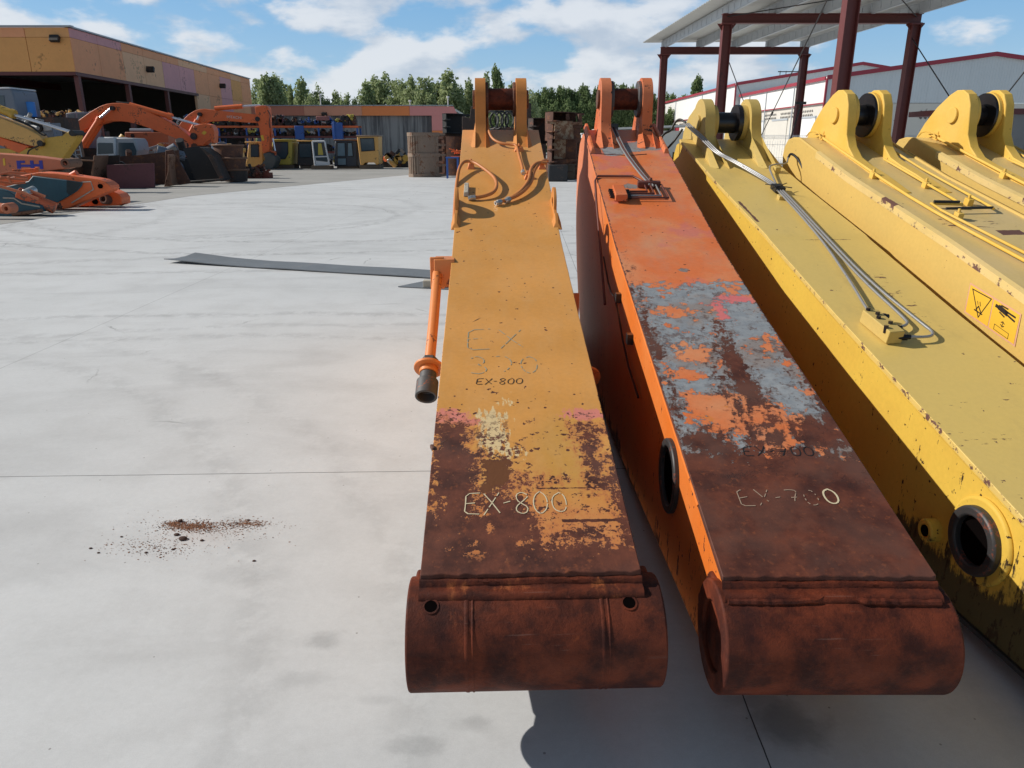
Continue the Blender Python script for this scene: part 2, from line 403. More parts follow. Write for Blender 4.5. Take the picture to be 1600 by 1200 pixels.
def yellow_top(name, base, base2, half, patches=(), scr=()):
    s = Mat(name); x, y, z = s.coord()
    rect, blob = fields(s, x, y)
    nb = s.noise(8, 8, .66) - .5; nf = s.noise(52, 5, .65) - .5
    c = s.mix(s.noise(1.8, 5, .6).ss(.35, .65), base, base2); c = s.cmul(c, nf * .16 + 1.0)
    dirt = s.noise(5, 7, .7, 0, vec=s.vec(x, y * .4, z)).ss(.5, .75)
    c = s.mix(dirt * .22, c, (.24, .17, .08))
    near = (1.9 - y).ss(0, 1.6)
    m = (s.noise(24, 4, .6) + near * .02).ss(.705, .72)
    hx = s.noise(9, 7, .68, 0, vec=s.vec(x * 1.3, y * 5.0, z))
    for (cx, cy, w_, h_) in scr:
        m = m.max((rect(cx, cy, w_, h_)).ss(0, .01) * hx.ss(.60, .63))
    edge = (x.abs() - (half - .006) + (s.noise(13, 7, .75) - .5) * .06 + near * .006).ss(0, .003)
    m = m.max(edge)
    for p_ in patches: m = m.max((rect(*p_) + nb * .035).ss(-.001, .001))
    c = s.mix(m, c, s.mix(nf + .5, (.10, .045, .035), (.15, .07, .05)))
    return s.set(c, m * .3 + .40, bump=(m * -1.0) + nf * .08, bs=.4, bd=.003, spec=.45)

def concrete():
    s = Mat('pale_yard_concrete'); x, y, z = s.coord()
    n1 = s.noise(.35, 6, .6); n2 = s.noise(2.2, 7, .65); n3 = s.noise(30, 5, .7); n4 = s.noise(260, 3, .6)
    sw = s.noise(.55, 7, .62, 1.4, vec=s.vec(x * .55, y * 1.9, z))
    c = s.mix(n1.ss(.3, .7), (.555, .567, .570), (.620, .632, .637))
    c = s.mix(n2.ss(.4, .75) * .35, c, (.42, .42, .415))
    c = s.mix(sw.ss(.48, .72) * .28, c, (.34, .34, .34))
    # faint curved tyre traces
    def arc(cx, cy, rr, wd, st):
        d = ((x - cx) * (x - cx) + (y - cy) * (y - cy)).pw(.5) + (s.noise(.8, 3) - .5) * .5
        tread = s.noise(6, 5, .7).ss(.38, .60)
        return (wd - (d - rr).abs()).ss(0, wd) * tread * st
    t = arc(-6, 1, 5.2, .16, .35).max(arc(-6, 1, 5.75, .14, .3)).max(arc(-2.2, -6.6, 14.15, .16, .6)).max(arc(-2.2, -6.6, 13.2, .14, .5)).max(arc(-1.2, -3.5, 10.6, .13, .45)).max(arc(-4, 22, 8.6, .2, .8)).max(arc(-4, 22, 10.1, .2, .8)).max(arc(-7, 18, 4.2, .2, .8)).max(arc(-3.5, -9, 19.2, .18, .6)).max(arc(-9, 20, 6.5, .3, .5)).max(arc(-9, 20, 9.2, .3, .45)).max(arc(-16, 16, 8, .3, .5)).max(arc(1, 34, 15, .35, .4)).max(arc(-6, 31, 11, .3, .4))
    c = s.mix(t * .6, c, (.24, .24, .24))
    # damp smudges and oil stains
    stain = None
    for (px, py, rx, ry, st) in ((500, 1000, .12, .08, .6), (480, 1060, .2, .07, .35), (650, 1165, .1, .05, .5), (740, 1130, .09, .05, .45), (1245, 1130, .17, .13, 1.0), (1180, 1095, .12, .05, .6), (300, 660, .35, .18, .35), (380, 900, .3, .08, .2), (720, 690, .3, .1, .2), (600, 1095, .12, .04, .3), (310, 590, .4, .2, .25)):
        g = gnd(px, py); u = (x - g.x) / rx; v = (y - g.y) / ry
        f = (1.0 - (u * u + v * v).pw(.5) + (n2 - .5) * 2.6 + (s.noise(9, 5, .6) - .5) * 1.0).ss(0, .8) * st
        stain = f if stain is None else stain.max(f)
    c = s.mix(stain * .6, c, (.19, .195, .20))
    for (px, py, rx, ry) in ((292, 822, .13, .035), (388, 818, .09, .025), (310, 838, .28, .12)):
        g = gnd(px, py); u = (x - g.x) / rx; v = (y - g.y) / ry
        c = s.mix((1.0 - (u * u + v * v).pw(.5) + (s.noise(14, 6, .7) - .5) * 1.4).ss(0, .9) * (.5 if rx < .2 else .14), c, (.36, .19, .10))
    # sawn joints, drawn as narrow straight grooves between panels
    def joint(a, b, wd=.0035, st=1.0):
        a = gnd(*a); b = gnd(*b); d = (b - a).normalized(); nx, ny = -d.y, d.x
        dist = ((x - a.x) * nx + (y - a.y) * ny + (n2 - .5) * .012).abs()
        return (wd - dist).ss(0, wd * .6) * st
    j = joint((0, 745), (670, 736)).max(joint((1160, 1085), (1205, 1200), .003)).max(joint((0, 576), (330, 432), .006, .35))
    c = s.mix(j, c, (.05, .05, .05))
    ck = (.006 - s.voro(.55, 'DISTANCE_TO_EDGE', vec=s.vec(x + n2 * .35, y + n1 * .5, z))).ss(0, .004) * s.noise(.5, 3).ss(.56, .62)
    c = s.mix(ck * .55, c, (.16, .16, .155)); c = s.mix(s.noise(120, 3, .7).ss(.66, .74) * .25, c, (.22, .21, .2))
    c = s.cmul(c, (n3 - .5) * .18 + (n4 - .5) * .26 + (s.noise(70, 4, .7) - .5) * .12 + 1.0)
    dots = (s.voro(9) * -1.0 + .035 + s.noise(.9, 2) * .03).ss(.005, .018)
    c = s.mix(dots * .6, c, (.12, .10, .09))
    return s.set(c, .62, bump=n3 * .6 + n4 * .5 - j * 3.0, bs=.25, bd=.003, spec=.35)
M['concrete'] = concrete()
def old_concrete():
    s = Mat('old_yard_concrete'); x, y, z = s.coord()
    c = s.mix(s.noise(.25, 6, .6).ss(.3, .7), (.30, .295, .275), (.37, .36, .34)); c = s.mix(s.noise(1.2, 6, .7).ss(.5, .75) * .5, c, (.22, .21, .19))
    return s.set(c, .8)
M['old_concrete'] = old_concrete()
def grass_ground():
    s = Mat('rough_field'); s.coord(); return s.set(s.mix(s.noise(.2, 6).ss(.35, .65), (.10, .11, .05), (.17, .16, .09)), .95)
M['field'] = grass_ground()

# ------------------------------------------------------------------ ground
def sheet(name, pts, z, mat, label_kind='structure'):
    m = MB(); vs = [m.bm.verts.new((p[0], p[1], z)) for p in pts]; m.face(vs)
    o = m.build(name, mat, smooth=0); return tag(o, kind=label_kind)
sheet('field', [(-3000, -300), (3000, -300), (3000, 5000), (-3000, 5000)], -.02, M['field'])
sheet('concrete_yard', [(-75, -14), (60, -14), (60, 130), (-75, 130)], 0, M['concrete'])
b0, b1, b2 = gnd(0, 351), gnd(300, 306), gnd(640, 273)
dl = (b0 - b1).normalized(); p_l = b0 + dl * 40
sheet('old_concrete_yard', [(p_l.x, p_l.y), (b0.x, b0.y), (b1.x, b1.y), (b2.x, b2.y), (6, 62), (6, 120), (-74, 120), (-74, p_l.y)], .004, M['old_concrete'])


# ================================================================== the excavator arms in the foreground
def lerp_prof(prof, y):
    if y <= prof[0][0]: a, b = prof[0], prof[1]
    elif y >= prof[-1][0]: a, b = prof[-2], prof[-1]
    else:
        for a, b in zip(prof, prof[1:]):
            if a[0] <= y <= b[0]: break
    return a[1] + (b[1] - a[1]) * (y - a[0]) / (b[0] - a[0])
def arc_pts(cy, cz, r, a0, a1, n):
    return [(cy + r * math.cos(R(a0 + (a1 - a0) * i / n)), cz + r * math.sin(R(a0 + (a1 - a0) * i / n))) for i in range(n + 1)]
def plate_strip(name, half, topf, y0, y1, t, mat, root, nx=40, ny=60, wob=.0012, ragged=.0):
    """a rolled steel plate following topf(y), slightly wavy, with a burnt ragged near edge"""
    m = MB(); rows = []
    for side in (0, 1):
        rr = []
        for j in range(ny + 1):
            y = y0 + (y1 - y0) * j / ny; row = []
            for i in range(nx + 1):
                x = -half + 2 * half * i / nx
                q = mnoise.noise(Vector((x * 3, y * 2.2, 5 + side)))
                jag = ragged * (mnoise.noise(Vector((x * 38, 7.7, side))) + .6 * mnoise.noise(Vector((x * 90, 3.1, 2)))) * max(0, 1 - (y - y0) / .03)
                ex = .0012 * mnoise.noise(Vector((y * 9, side, 3))) * (1 if i in (0, nx) else 0)
                row.append(Vector((x + ex, y + jag * .9, topf(y) - side * t + wob * q + jag * .7 * (1 - side))))
            rr.append(row)
        rows.append(rr)
    A = m.grid(rows[0]); B = m.grid(rows[1])
    for a, b in ((A[0], B[0]), (A[-1], B[-1])):
        for i in range(nx): m.face([a[i], a[i + 1], b[i + 1], b[i]])
    for k in (0, nx):
        for j in range(ny): m.face([A[j][k], A[j + 1][k], B[j + 1][k], B[j][k]])
    return m.build(name, mat, root, bevel=.0025, seg=2)
def weld_bead(path, r, mat, root, n=140, name='weld_bead', rough=1.0):
    m = MB(); pts = []; rad = []
    P = [Vector(p) for p in path]
    L = [0]
    for a, b in zip(P, P[1:]): L.append(L[-1] + (b - a).length)
    for i in range(n + 1):
        s_ = L[-1] * i / n
        for k in range(len(P) - 1):
            if s_ <= L[k + 1] + 1e-9: break
        p = P[k].lerp(P[k + 1], (s_ - L[k]) / max(1e-6, L[k + 1] - L[k]))
        pts.append(p + Vector((0, 0, .002 * rough * mnoise.noise(Vector((s_ * 30, 1, 2))))))
        rad.append(r * (1 + .22 * rough * mnoise.noise(Vector((s_ * (60 if rough > .9 else 9), 5, r * 100)))))
    m.tube(pts, rad, 8); return m.build(name, mat, root)
STROKES = {
 'E': [[(.95, 1), (.05, .97), (.03, .5), (0, 0), (.9, .03)], [(.03, .5), (.6, .53)]],
 'X': [[(0, 1), (.5, .5), (1, .02)], [(.95, 1.05), (.5, .5), (.02, 0)]],
 '-': [[(.1, .5), (.9, .55)]],
 '8': [[(.85, .85), (.5, 1), (.15, .85), (.2, .65), (.5, .5), (.85, .3), (.8, .08), (.5, 0), (.15, .1), (.15, .3), (.5, .5), (.85, .72), (.85, .85)]],
 '0': [[(.5, 1), (.15, .85), (.03, .5), (.15, .12), (.5, 0), (.85, .15), (.97, .5), (.85, .88), (.5, 1.02)]],
 'o': [[(.9, .95), (.5, 1), (.15, .85), (.03, .5), (.15, .12), (.5, 0), (.8, .12)]],
 '7': [[(0, .95), (.5, 1), (.95, .95), (.6, .45), (.4, 0)], [(.2, .5), (.8, .5)]],
 '3': [[(.05, .9), (.4, 1), (.8, .85), (.75, .62), (.35, .52), (.8, .42), (.95, .2), (.6, 0), (.1, .08)]],
 '5': [[(.05, .95), (.5, 1.02), (.95, .7), (.85, .35), (.35, 0)]],
}
def stroke_pt(topf, x, y, h): return Vector((x, y, topf(y) + h))
def scribble(name, text, x0, y0, wch, hch, gap, width, mat, root, topf, skip=0.0, slant=0.0, jit=.06, h=.0016, seed=1):
    """hand lettering lying on the plate as a thin raised line of chalk or marker"""
    rnd = random.Random(seed); m = MB(); cx = x0
    for ch in text:
        wc = wch * (.55 if ch == '-' else 1)
        for st in STROKES.get(ch, []):
            pts = [(cx + (u + slant * v + rnd.uniform(-jit, jit) * .5) * wc, y0 + (v + rnd.uniform(-jit, jit)) * hch) for u, v in st]
            if len(pts) > 4:
                o = [pts[0]]
                for a, b in zip(pts, pts[1:]): o += [(a[0] * .75 + b[0] * .25, a[1] * .75 + b[1] * .25), (a[0] * .25 + b[0] * .75, a[1] * .25 + b[1] * .75)]
                pts = o + [pts[-1]]
            fine = []
            for a, b in zip(pts, pts[1:]):
                n = max(1, int(math.hypot(b[0] - a[0], b[1] - a[1]) / .004))
                fine += [(a[0] + (b[0] - a[0]) * i / n, a[1] + (b[1] - a[1]) * i / n) for i in range(n)]
            fine.append(pts[-1])
            prev = None
            for i in range(len(fine) - 1):
                a, b = fine[i], fine[i + 1]
                gapn = mnoise.noise(Vector((a[0] * 70, a[1] * 70, seed * 3.3))) * .5 + .5
                if gapn < skip: prev = None; continue
                d = Vector((b[0] - a[0], b[1] - a[1])); 
                if d.length < 1e-6: continue
                nrm = Vector((-d.y, d.x)).normalized()
                wv = width * (.7 + .6 * (mnoise.noise(Vector((a[0] * 60, a[1] * 60, 9 + seed))) * .5 + .5)) / 2
                if prev is None: prev = [m.bm.verts.new(stroke_pt(topf, a[0] + nrm.x * wv, a[1] + nrm.y * wv, h)), m.bm.verts.new(stroke_pt(topf, a[0] - nrm.x * wv, a[1] - nrm.y * wv, h))]
                cur = [m.bm.verts.new(stroke_pt(topf, b[0] + nrm.x * wv, b[1] + nrm.y * wv, h)), m.bm.verts.new(stroke_pt(topf, b[0] - nrm.x * wv, b[1] - nrm.y * wv, h))]
                m.face([prev[0], prev[1], cur[1], cur[0]]); prev = cur
        cx += wc + gap
    return m.build(name, mat, root, smooth=0)
def lug_pair(root, outline, cx, spread, thick, matp, pin_y, pin_z, pin_r, mat_pin, disc_r, disc_t, mat_disc, cap_r, mat_cap, toe=None, capt=.02):
    """two upright pin lugs, the washers on their inner faces, the pin between them and its end caps"""
    for sgn in (-1, 1):
        xo = cx + sgn * spread; xi = xo - sgn * thick
        m = MB(); m.prism(outline, 'x', min(xo, xi), max(xo, xi))
        if toe:
            y0, y1, zt, f = toe
            xm = (xo + xi) / 2; hw = thick / 2; zb = zt[0]
            for k in (-1, 1):      # flared weld gussets at the foot
                m.quadbox([(xm + k * hw * .98, y0, zb - .05), (xm + k * (hw + f), y0 + .02, zb - .05), (xm + k * (hw + f * .9), y1, zt[1] - .08), (xm + k * hw * .98, y1, zt[1] - .08),
                           (xm + k * hw * .98, y0 + .01, zb + .012), (xm + k * (hw + f), y0 + .03, zb + .004), (xm + k * hw * 1.05, y1, zt[1] + .10), (xm + k * hw * .98, y1, zt[1] + .13)])
        lug = m.build('lug', matp, root, bevel=.006, seg=2)
        if disc_t:
            d = MB(); d.cyl((xi, pin_y, pin_z), (xi - sgn * disc_t, pin_y, pin_z), disc_r, 40); d.build('washer', mat_disc, root, bevel=.004)
        c = MB(); c.cyl((xo, pin_y, pin_z), (xo + sgn * capt, pin_y, pin_z), cap_r, 32); c.build('pin_cap', mat_cap, root, bevel=.004)
    p = MB(); xa = cx - spread + thick + disc_t - .002; p.cyl((xa, pin_y, pin_z), (2 * cx - xa, pin_y, pin_z), pin_r, 40); p.build('pin', mat_pin, root)
def side_plates(root, half, poly, t, mat, mat2=None, inset=.012):
    for sgn in (-1, 1):
        xo = sgn * (half - inset); xi = xo - sgn * t
        m = MB(); m.prism(poly, 'x', min(xo, xi), max(xo, xi)); m.build('side_plate', mat if sgn < 0 or not mat2 else mat2, root, bevel=.003)
def under_plate(root, half, poly, t, mat):
    m = MB(); rows = []
    for off in (0, t): rows.append([[Vector((x, y, z + off)) for x in (-half + .03, half - .03)] for y, z in poly])
    A = m.grid(rows[0]); B = m.grid(rows[1])
    for a, b in ((A[0], B[0]), (A[-1], B[-1])): m.face([a[0], a[1], b[1], b[0]])
    for k in (0, 1):
        for j in range(len(A) - 1): m.face([A[j][k], A[j + 1][k], B[j + 1][k], B[j][k]])
    m.build('bottom_plate', mat, root)
def hose(name, pts, r, mat, root, topf, smooth=3, n=8, ends=None, emat=None):
    P = [Vector((x, y, topf(y) + h)) for x, y, h in pts]
    m = MB(); m.tube(P, r, n, smooth); o = m.build(name, mat, root, smooth=60)
    if ends:
        a, b = P[-1], P[-2]; d = (a - b).normalized(); e = MB()
        e.cyl(a - d * .012, a + d * .018, r * 1.5, 6); e.cyl(a + d * .018, a + d * .034, r * 1.25, 16, hole=r * .8, depth=.008)
        e.build('fitting', emat, o)
    return o

M['arm1'] = arm1_paint(); M['arm2'] = arm2_paint()
M['boss_rust'] = rusty_steel('rusty_boss'); M['weld_red'] = rusty_steel('rusty_weld', (.42, .12, .035), 1.1); M['boss_rust_dark'] = rusty_steel('rusty_boss_dark', (.20, .06, .02), .2)
M['side1'] = side_paint('ochre_side_paint', (.54, .245, .062), (.58, .265, .075), (.10, .06, .04), lowz=.42, half=.3)  # low grime raised to cut the orange bounce onto the ground
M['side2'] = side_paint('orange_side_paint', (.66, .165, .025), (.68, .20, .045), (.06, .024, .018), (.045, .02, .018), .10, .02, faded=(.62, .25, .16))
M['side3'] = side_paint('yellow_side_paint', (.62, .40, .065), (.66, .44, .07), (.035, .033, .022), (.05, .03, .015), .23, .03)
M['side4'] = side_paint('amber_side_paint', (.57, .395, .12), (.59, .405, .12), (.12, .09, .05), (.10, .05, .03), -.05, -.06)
M['lug1'] = side_paint('ochre_lug_paint', (.56, .23, .06), (.50, .20, .055), (.12, .05, .03), (.13, .05, .03), -1, -.04)
M['lug2'] = side_paint('orange_lug_paint', (.58, .14, .045), (.58, .19, .09), (.12, .05, .03), (.06, .035, .03), -1, .10)
M['lug3'] = side_paint('mustard_lug_paint', (.52, .38, .13), (.50, .36, .10), (.12, .09, .03), (.10, .06, .03), -1, -.04)
M['lug4'] = side_paint('amber_lug_paint', (.70, .46, .11), (.68, .42, .07), (.12, .09, .03), (.10, .05, .03), -1, -.08)
M['top3'] = yellow_top('mustard_top_paint', (.66, .475, .145), (.69, .49, .14), .310, [(-.272, 3.13, .010, .19), (.03, 2.66, .15, .002)], [(.0, 1.02, .20, .035), (.1, 1.9, .05, .3), (-.05, .8, .25, .05), (.0, .45, .25, .06)])
M['top4'] = yellow_top('amber_top_paint', (.62, .455, .17), (.64, .47, .20), .360, [(.10, 2.15, .07, .035), (-.32, 2.62, .03, .07), (.2, 1.98, .25, .002)], [(.0, 2.3, .2, .08)])
M['chalk_dim'] = simple('rubbed_chalk', (.34, .24, .17), .9, 0, .3, 60); M['pipe_orange'] = simple('pale_orange_pipe_paint', (.66, .215, .055), .45, 0, .15, 5, .12, (.14, .05, .03)); M['chalk'] = simple('chalk', (.62, .52, .34), .9, 0, .1); M['chalk_blue'] = simple('pale_blue_chalk', (.30, .31, .24), .9, 0, .2); M['chalk_faint'] = simple('worn_chalk', (.45, .27, .12), .9, 0, .15)
M['bore_black'] = simple('painted_bore_shade', (.004, .003, .003), 1.0, 0, .2, spec=0.0)  # flat black discs, the shade inside open holes painted on
M['ring_grey'] = simple('grey_bearing_ring', (.07, .07, .073), .6, .1, .4, 14, .25, (.28, .08, .03))
M['ring_dark'] = simple('oily_dark_ring', (.035, .034, .035), .5, .1, .4, 14, .25, (.16, .05, .03)); M['hose_paint'] = simple('painted_hose', (.50, .18, .05), .5, 0, .2, 20)
M['pipe_dark'] = simple('dark_brown_pipe', (.12, .035, .025), .5, 0, .3, 20)

PROF12 = [(-.05, .551), (0, .563), (.98, .800), (1.6, .945), (2.4, 1.145), (3.4, 1.445), (4.58, 1.80)]
END12 = [(4.58, 1.775), (4.78, 1.76), (5.0, 1.69), (5.12, 1.58), (5.22, 1.40), (5.24, 1.25), (5.18, .95), (5.02, .66), (4.7, .33), (4.35, .10), (4.1, .02), (3.4, .012)]
BOT12 = [(3.4, .012), (2.4, .04), (1.2, .125), (.5, .185), (.15, .207), (.01, .25)]

def arm_12(root, half, boss0, boss1, mats, lugc, flare):
    topf = lambda y: lerp_prof(PROF12, y)
    plate_strip('top_plate', half, topf, 0, 4.56, .022, mats['top'], root, ragged=.006)
    poly = [(.01, .545)] + [(y, topf(y) - .0225) for y in (.5, .98, 1.6, 2.4, 3.4, 4.2)] + END12 + BOT12[1:]
    side_plates(root, half, poly, .02, mats['side'])
    under_plate(root, half, [(y, z) for y, z in (BOT12[::-1][1:] + [(4.1, .03), (4.35, .11), (4.7, .34), (5.02, .67), (5.17, .95), (5.22, 1.25), (5.2, 1.4), (5.1, 1.58), (4.98, 1.68), (4.78, 1.745), (4.57, 1.778)])], .015, mats['side'])
    b = MB(); b.cyl((boss0, .01, .365), (boss1, .01, .365), .158, 96, hole=.098, depth=.10)
    boss = b.build('boss', mats['boss'], root, bevel=.006, seg=3)
    # cheeks carrying the boss
    for sgn in (-1, 1):
        xi = sgn * (half - .03); xo = (boss0 if sgn < 0 else boss1) - sgn * .012
        m = MB(); m.prism(arc_pts(.01, .365, .153, 95, 265, 24) + [(.16, .235), (.22, .36), (.13, .50)], 'x', min(xi, xo), max(xi, xo))
        m.build('boss_cheek', mats['cheek'], root, bevel=.008)
    # layered welds between plate and boss
    m = MB(); rows = []; nx = 150
    for k, (yy, zz) in enumerate(((.012, .550), (-.006, .5495), (-.010, .546), (-.012, .536), (-.016, .531), (-.030, .5305), (-.038, .529), (-.045, .524), (-.050, .516), (-.051, .506), (-.048, .498))):
        row = []
        for i in range(nx + 1):
            x = -half - .002 + (2 * half + .004) * i / nx; q = mnoise.noise(Vector((x * 6, k * .7, 3))) * .0035 + mnoise.noise(Vector((x * 45, k * 2.1, 1))) * .0016
            row.append(Vector((x, yy + q, zz + q * .8)))
        rows.append(row)
    m.grid(rows); m.build('weld_seam', mats['weld'], root, smooth=50)
    return topf, boss

# ---- arm one: ochre orange
a1 = thing('excavator_stick', 'ochre orange excavator arm with a rusty near end, leftmost arm in the row', 'excavator arm', (.053, 1.79, 0), R(1.84), 'excavator arms lined up in a row')
topf, boss1 = arm_12(a1, .3075, -.342, .362, dict(top=M['arm1'], side=M['side1'], boss=M['boss_rust'], cheek=M['weld_red'], weld=M['weld_red']), 0, 0)
L12 = [(4.11, 1.655), (4.20, 1.70), (4.27, 1.76), (4.305, 1.85), (4.313, 1.96)] + arc_pts(4.47, 2.02, .157, 180, 20, 18) + [(4.66, 1.95), (4.80, 1.80), (4.9, 1.72), (4.9, 1.55), (4.11, 1.55)]
lug_pair(a1, L12, -.0, .200, .082, M['lug1'], 4.47, 2.02, .082, M['boss_rust'], .128, .022, M['rust'], .07, M['rust'], toe=(4.10, 4.42, (1.655, 1.745), .035))
for xx in (-.275, .265):      # grease ports near both ends of the boss, hole shade painted black
    ang = R(118); cy = .01 + .158 * math.cos(ang); cz = .365 + .158 * math.sin(ang)
    dvec = Vector((0, math.cos(ang), math.sin(ang)))
    m = MB(); c = Vector((xx, cy, cz)); m.cyl(c - dvec * .01, c + dvec * .0015, .0225, 28, hole=.0175); rim = m.build('grease_port', M['boss_rust'], a1)
    m = MB(); m.cyl(c - dvec * .006, c + dvec * .0006, .0178, 28); m.build('bore_shade', M['bore_black'], rim)
for xx, ww in ((-.178, .008), (.19, .007), (-.162, .004), (.206, .004)):   # weld ridges round the boss
    m = MB(); rows = []
    for i in range(41):
        a = R(100 + 165 * i / 40); q = .0022 * (.7 + .5 * mnoise.noise(Vector((i * .8, xx * 9, 1))))
        rows.append([Vector((xx + dx, .01 + rr * math.cos(a), .365 + rr * math.sin(a))) for dx, rr in ((-ww, .1575), (-ww * .4, .158 + q), (ww * .4, .158 + q), (ww, .1575))])
    m.grid(rows); m.build('weld_ridge', M['boss_rust'], a1, smooth=80)
scribble('chalk_lettering', 'EX-800', -.19, .236, .050, .096, .008, .0036, M['chalk'], a1, topf, .30, .0, .05, seed=3)
scribble('marker_lettering', 'EX-800', -.163, .968, .027, .042, .0065, .0032, M['marker'], a1, topf, .0, .15, .05, seed=5)
scribble('chalk_lettering', 'EX', -.204, 1.245, .105, .18, .035, .0036, M['chalk_blue'], a1, topf, .36, .0, .04, seed=8)
scribble('chalk_lettering', '350', -.19, 1.05, .075, .135, .028, .0036, M['chalk_blue'], a1, topf, .42, .0, .05, seed=9)
# scorched scratches on the plate
m = MB()
for (xa, ya, xb, yb, ww) in ((-.186, 1.50, -.145, 1.545, .004), (-.30, .575, -.255, .62, .005), (-.29, .55, -.27, .60, .003), (-.10, .85, -.07, .847, .002), (.04, .845, .052, .847, .002)):
    d = Vector((xb - xa, yb - ya)); n_ = Vector((-d.y, d.x)).normalized() * ww / 2
    vs = [m.bm.verts.new(stroke_pt(topf, *q, .0012)) for q in ((xa, ya), (xa + d.x * .5 - n_.x, ya + d.y * .5 - n_.y), (xb, yb), (xa + d.x * .5 + n_.x, ya + d.y * .5 + n_.y))]; m.face(vs)
m.build('scratch', M['rust'], a1, smooth=0)
# torch cut nick on the left edge
m = MB(); m.box((-.308, .575, topf(.575) - .004), (.012, .035, .016), (0, 0, .3)); m.build('burr', M['rust'], a1, bevel=.003)
# ears at both edges
for sgn in (-1, 1):
    x0 = sgn * .300; t = .018
    out = [(2.66, topf(2.66) - .03), (2.62, topf(2.62) + .006), (2.70, topf(2.70) + .03)] + [(2.92 + .115 * math.cos(R(a)), topf(2.92) + .035 + .10 * math.sin(R(a))) for a in range(200, -10, -14)] + [(3.10, topf(3.1) + .005), (3.10, topf(3.1) - .03)]
    m = MB()
    # plate with an oblong eye: outer outline minus eye made as a ring of quads
    n = 40; eyec = (2.92, topf(2.92) + .045); A = []; 
    def hit(a):
        d = Vector((math.cos(a), math.sin(a))); best = .05
        for (p, q) in zip(out, out[1:] + out[:1]):
            p_ = Vector(p) - Vector(eyec); e = Vector(q) - Vector(p); den = d.x * e.y - d.y * e.x
            if abs(den) < 1e-9: continue
            tt = (p_.x * e.y - p_.y * e.x) / den; uu = (p_.x * d.y - p_.y * d.x) / den
            if tt > 0 and -1e-6 <= uu <= 1 + 1e-6: best = max(best, tt)
        return best
    ring = []
    for i in range(n):
        a = 2 * math.pi * i / n; ro = hit(a); ri = 1 / math.sqrt((math.cos(a) / .05) ** 2 + (math.sin(a) / .030) ** 2)
        ring.append([m.bm.verts.new((x0 + dx, eyec[0] + rr * math.cos(a), eyec[1] + rr * math.sin(a))) for dx in (-t / 2, t / 2) for rr in (ri, ro)])
    for i in range(n):
        p, q = ring[i], ring[(i + 1) % n]
        m.face([p[0], p[1], q[1], q[0]]); m.face([p[2], q[2], q[3], p[3]]); m.face([p[0], q[0], q[2], p[2]]); m.face([p[1], p[3], q[3], q[1]])
    ear = m.build('ear', M['lug1'] if sgn < 0 else M['lug1'], a1, bevel=.002)
    g = MB(); g.quadbox([(x0 - .03, 2.64, topf(2.64) - .01), (x0 + .03, 2.64, topf(2.64) - .01), (x0 + .03, 2.74, topf(2.74) - .01), (x0 - .03, 2.74, topf(2.74) - .01), (x0 - .008, 2.67, topf(2.67) + .02), (x0 + .008, 2.67, topf(2.67) + .02), (x0 + .01, 2.73, topf(2.73) + .055), (x0 - .01, 2.73, topf(2.73) + .055)])
    g.build('gusset', M['lug1'], ear, bevel=.003)
# hoses with their clamps
hose('hydraulic_hose', [(-.325, 3.0, -.10), (-.32, 3.3, .0), (-.30, 3.60, .06), (-.22, 3.66, .055), (-.12, 3.50, .045), (-.045, 3.32, .04), (-.055, 3.14, .03), (-.13, 3.08, .022), (-.20, 3.07, .018)], .0115, M['hose_paint'], a1, topf, ends=1, emat=M['silver'])
hose('hydraulic_hose', [(.31, 3.62, .05), (.24, 3.62, .055), (.185, 3.50, .05), (.17, 3.30, .045), (.10, 3.12, .03), (.02, 3.03, .02)], .0125, M['hose_paint'], a1, topf, ends=1, emat=M['silver'])
hose('hydraulic_hose', [(.32, 3.72, .03), (.27, 3.66, .05), (.205, 3.48, .04), (.185, 3.28, .035), (.09, 3.08, .025), (-.035, 2.99, .02)], .0115, M['hose_paint'], a1, topf, ends=1, emat=M['silver'])
hose('hydraulic_hose', [(-.10, 4.75, .2), (-.11, 4.45, .12), (-.09, 4.22, .05), (-.02, 4.12, .03), (.09, 4.09, .03), (.115, 4.06, .03), (.12, 3.85, .028), (.135, 3.62, .03), (.135, 3.50, .03)], .0105, M['hose_paint'], a1, topf, ends=1, emat=M['silver'])
for (x, y, sx, sy, h) in ((-.225, 3.665, .05, .05, .045), (.13, 4.04, .075, .05, .035), (.275, 3.66, .05, .05, .04), (.165, 3.46, .05, .055, .035)):
    z0 = topf(y); m = MB()
    m.quadbox([(x - sx / 2, y - sy / 2, topf(y - sy / 2)), (x + sx / 2, y - sy / 2, topf(y - sy / 2)), (x + sx / 2, y + sy / 2, topf(y + sy / 2)), (x - sx / 2, y + sy / 2, topf(y + sy / 2)), (x - sx / 4, y - sy / 3, z0 + h - .01), (x + sx / 4, y - sy / 3, z0 + h - .01), (x + sx / 3, y + sy / 3, z0 + h), (x - sx / 3, y + sy / 3, z0 + h)])
    m.cyl((x, y, z0 + h - .005), (x, y, z0 + h + .018), .009, 6)
    m.build('hose_clamp', M['pipe_orange'], a1, bevel=.003)
m = MB(); z0 = topf(3.2); 
m.quadbox([(-.265, 3.13, topf(3.13) + .002), (-.232, 3.13, topf(3.13) + .002), (-.232, 3.30, topf(3.30) + .002), (-.265, 3.30, topf(3.30) + .002), (-.262, 3.13, topf(3.13) + .03), (-.235, 3.13, topf(3.13) + .03), (-.235, 3.30, topf(3.30) + .03), (-.262, 3.30, topf(3.30) + .03)])
m.build('bare_steel_lug', M['wood'], a1, bevel=.002)
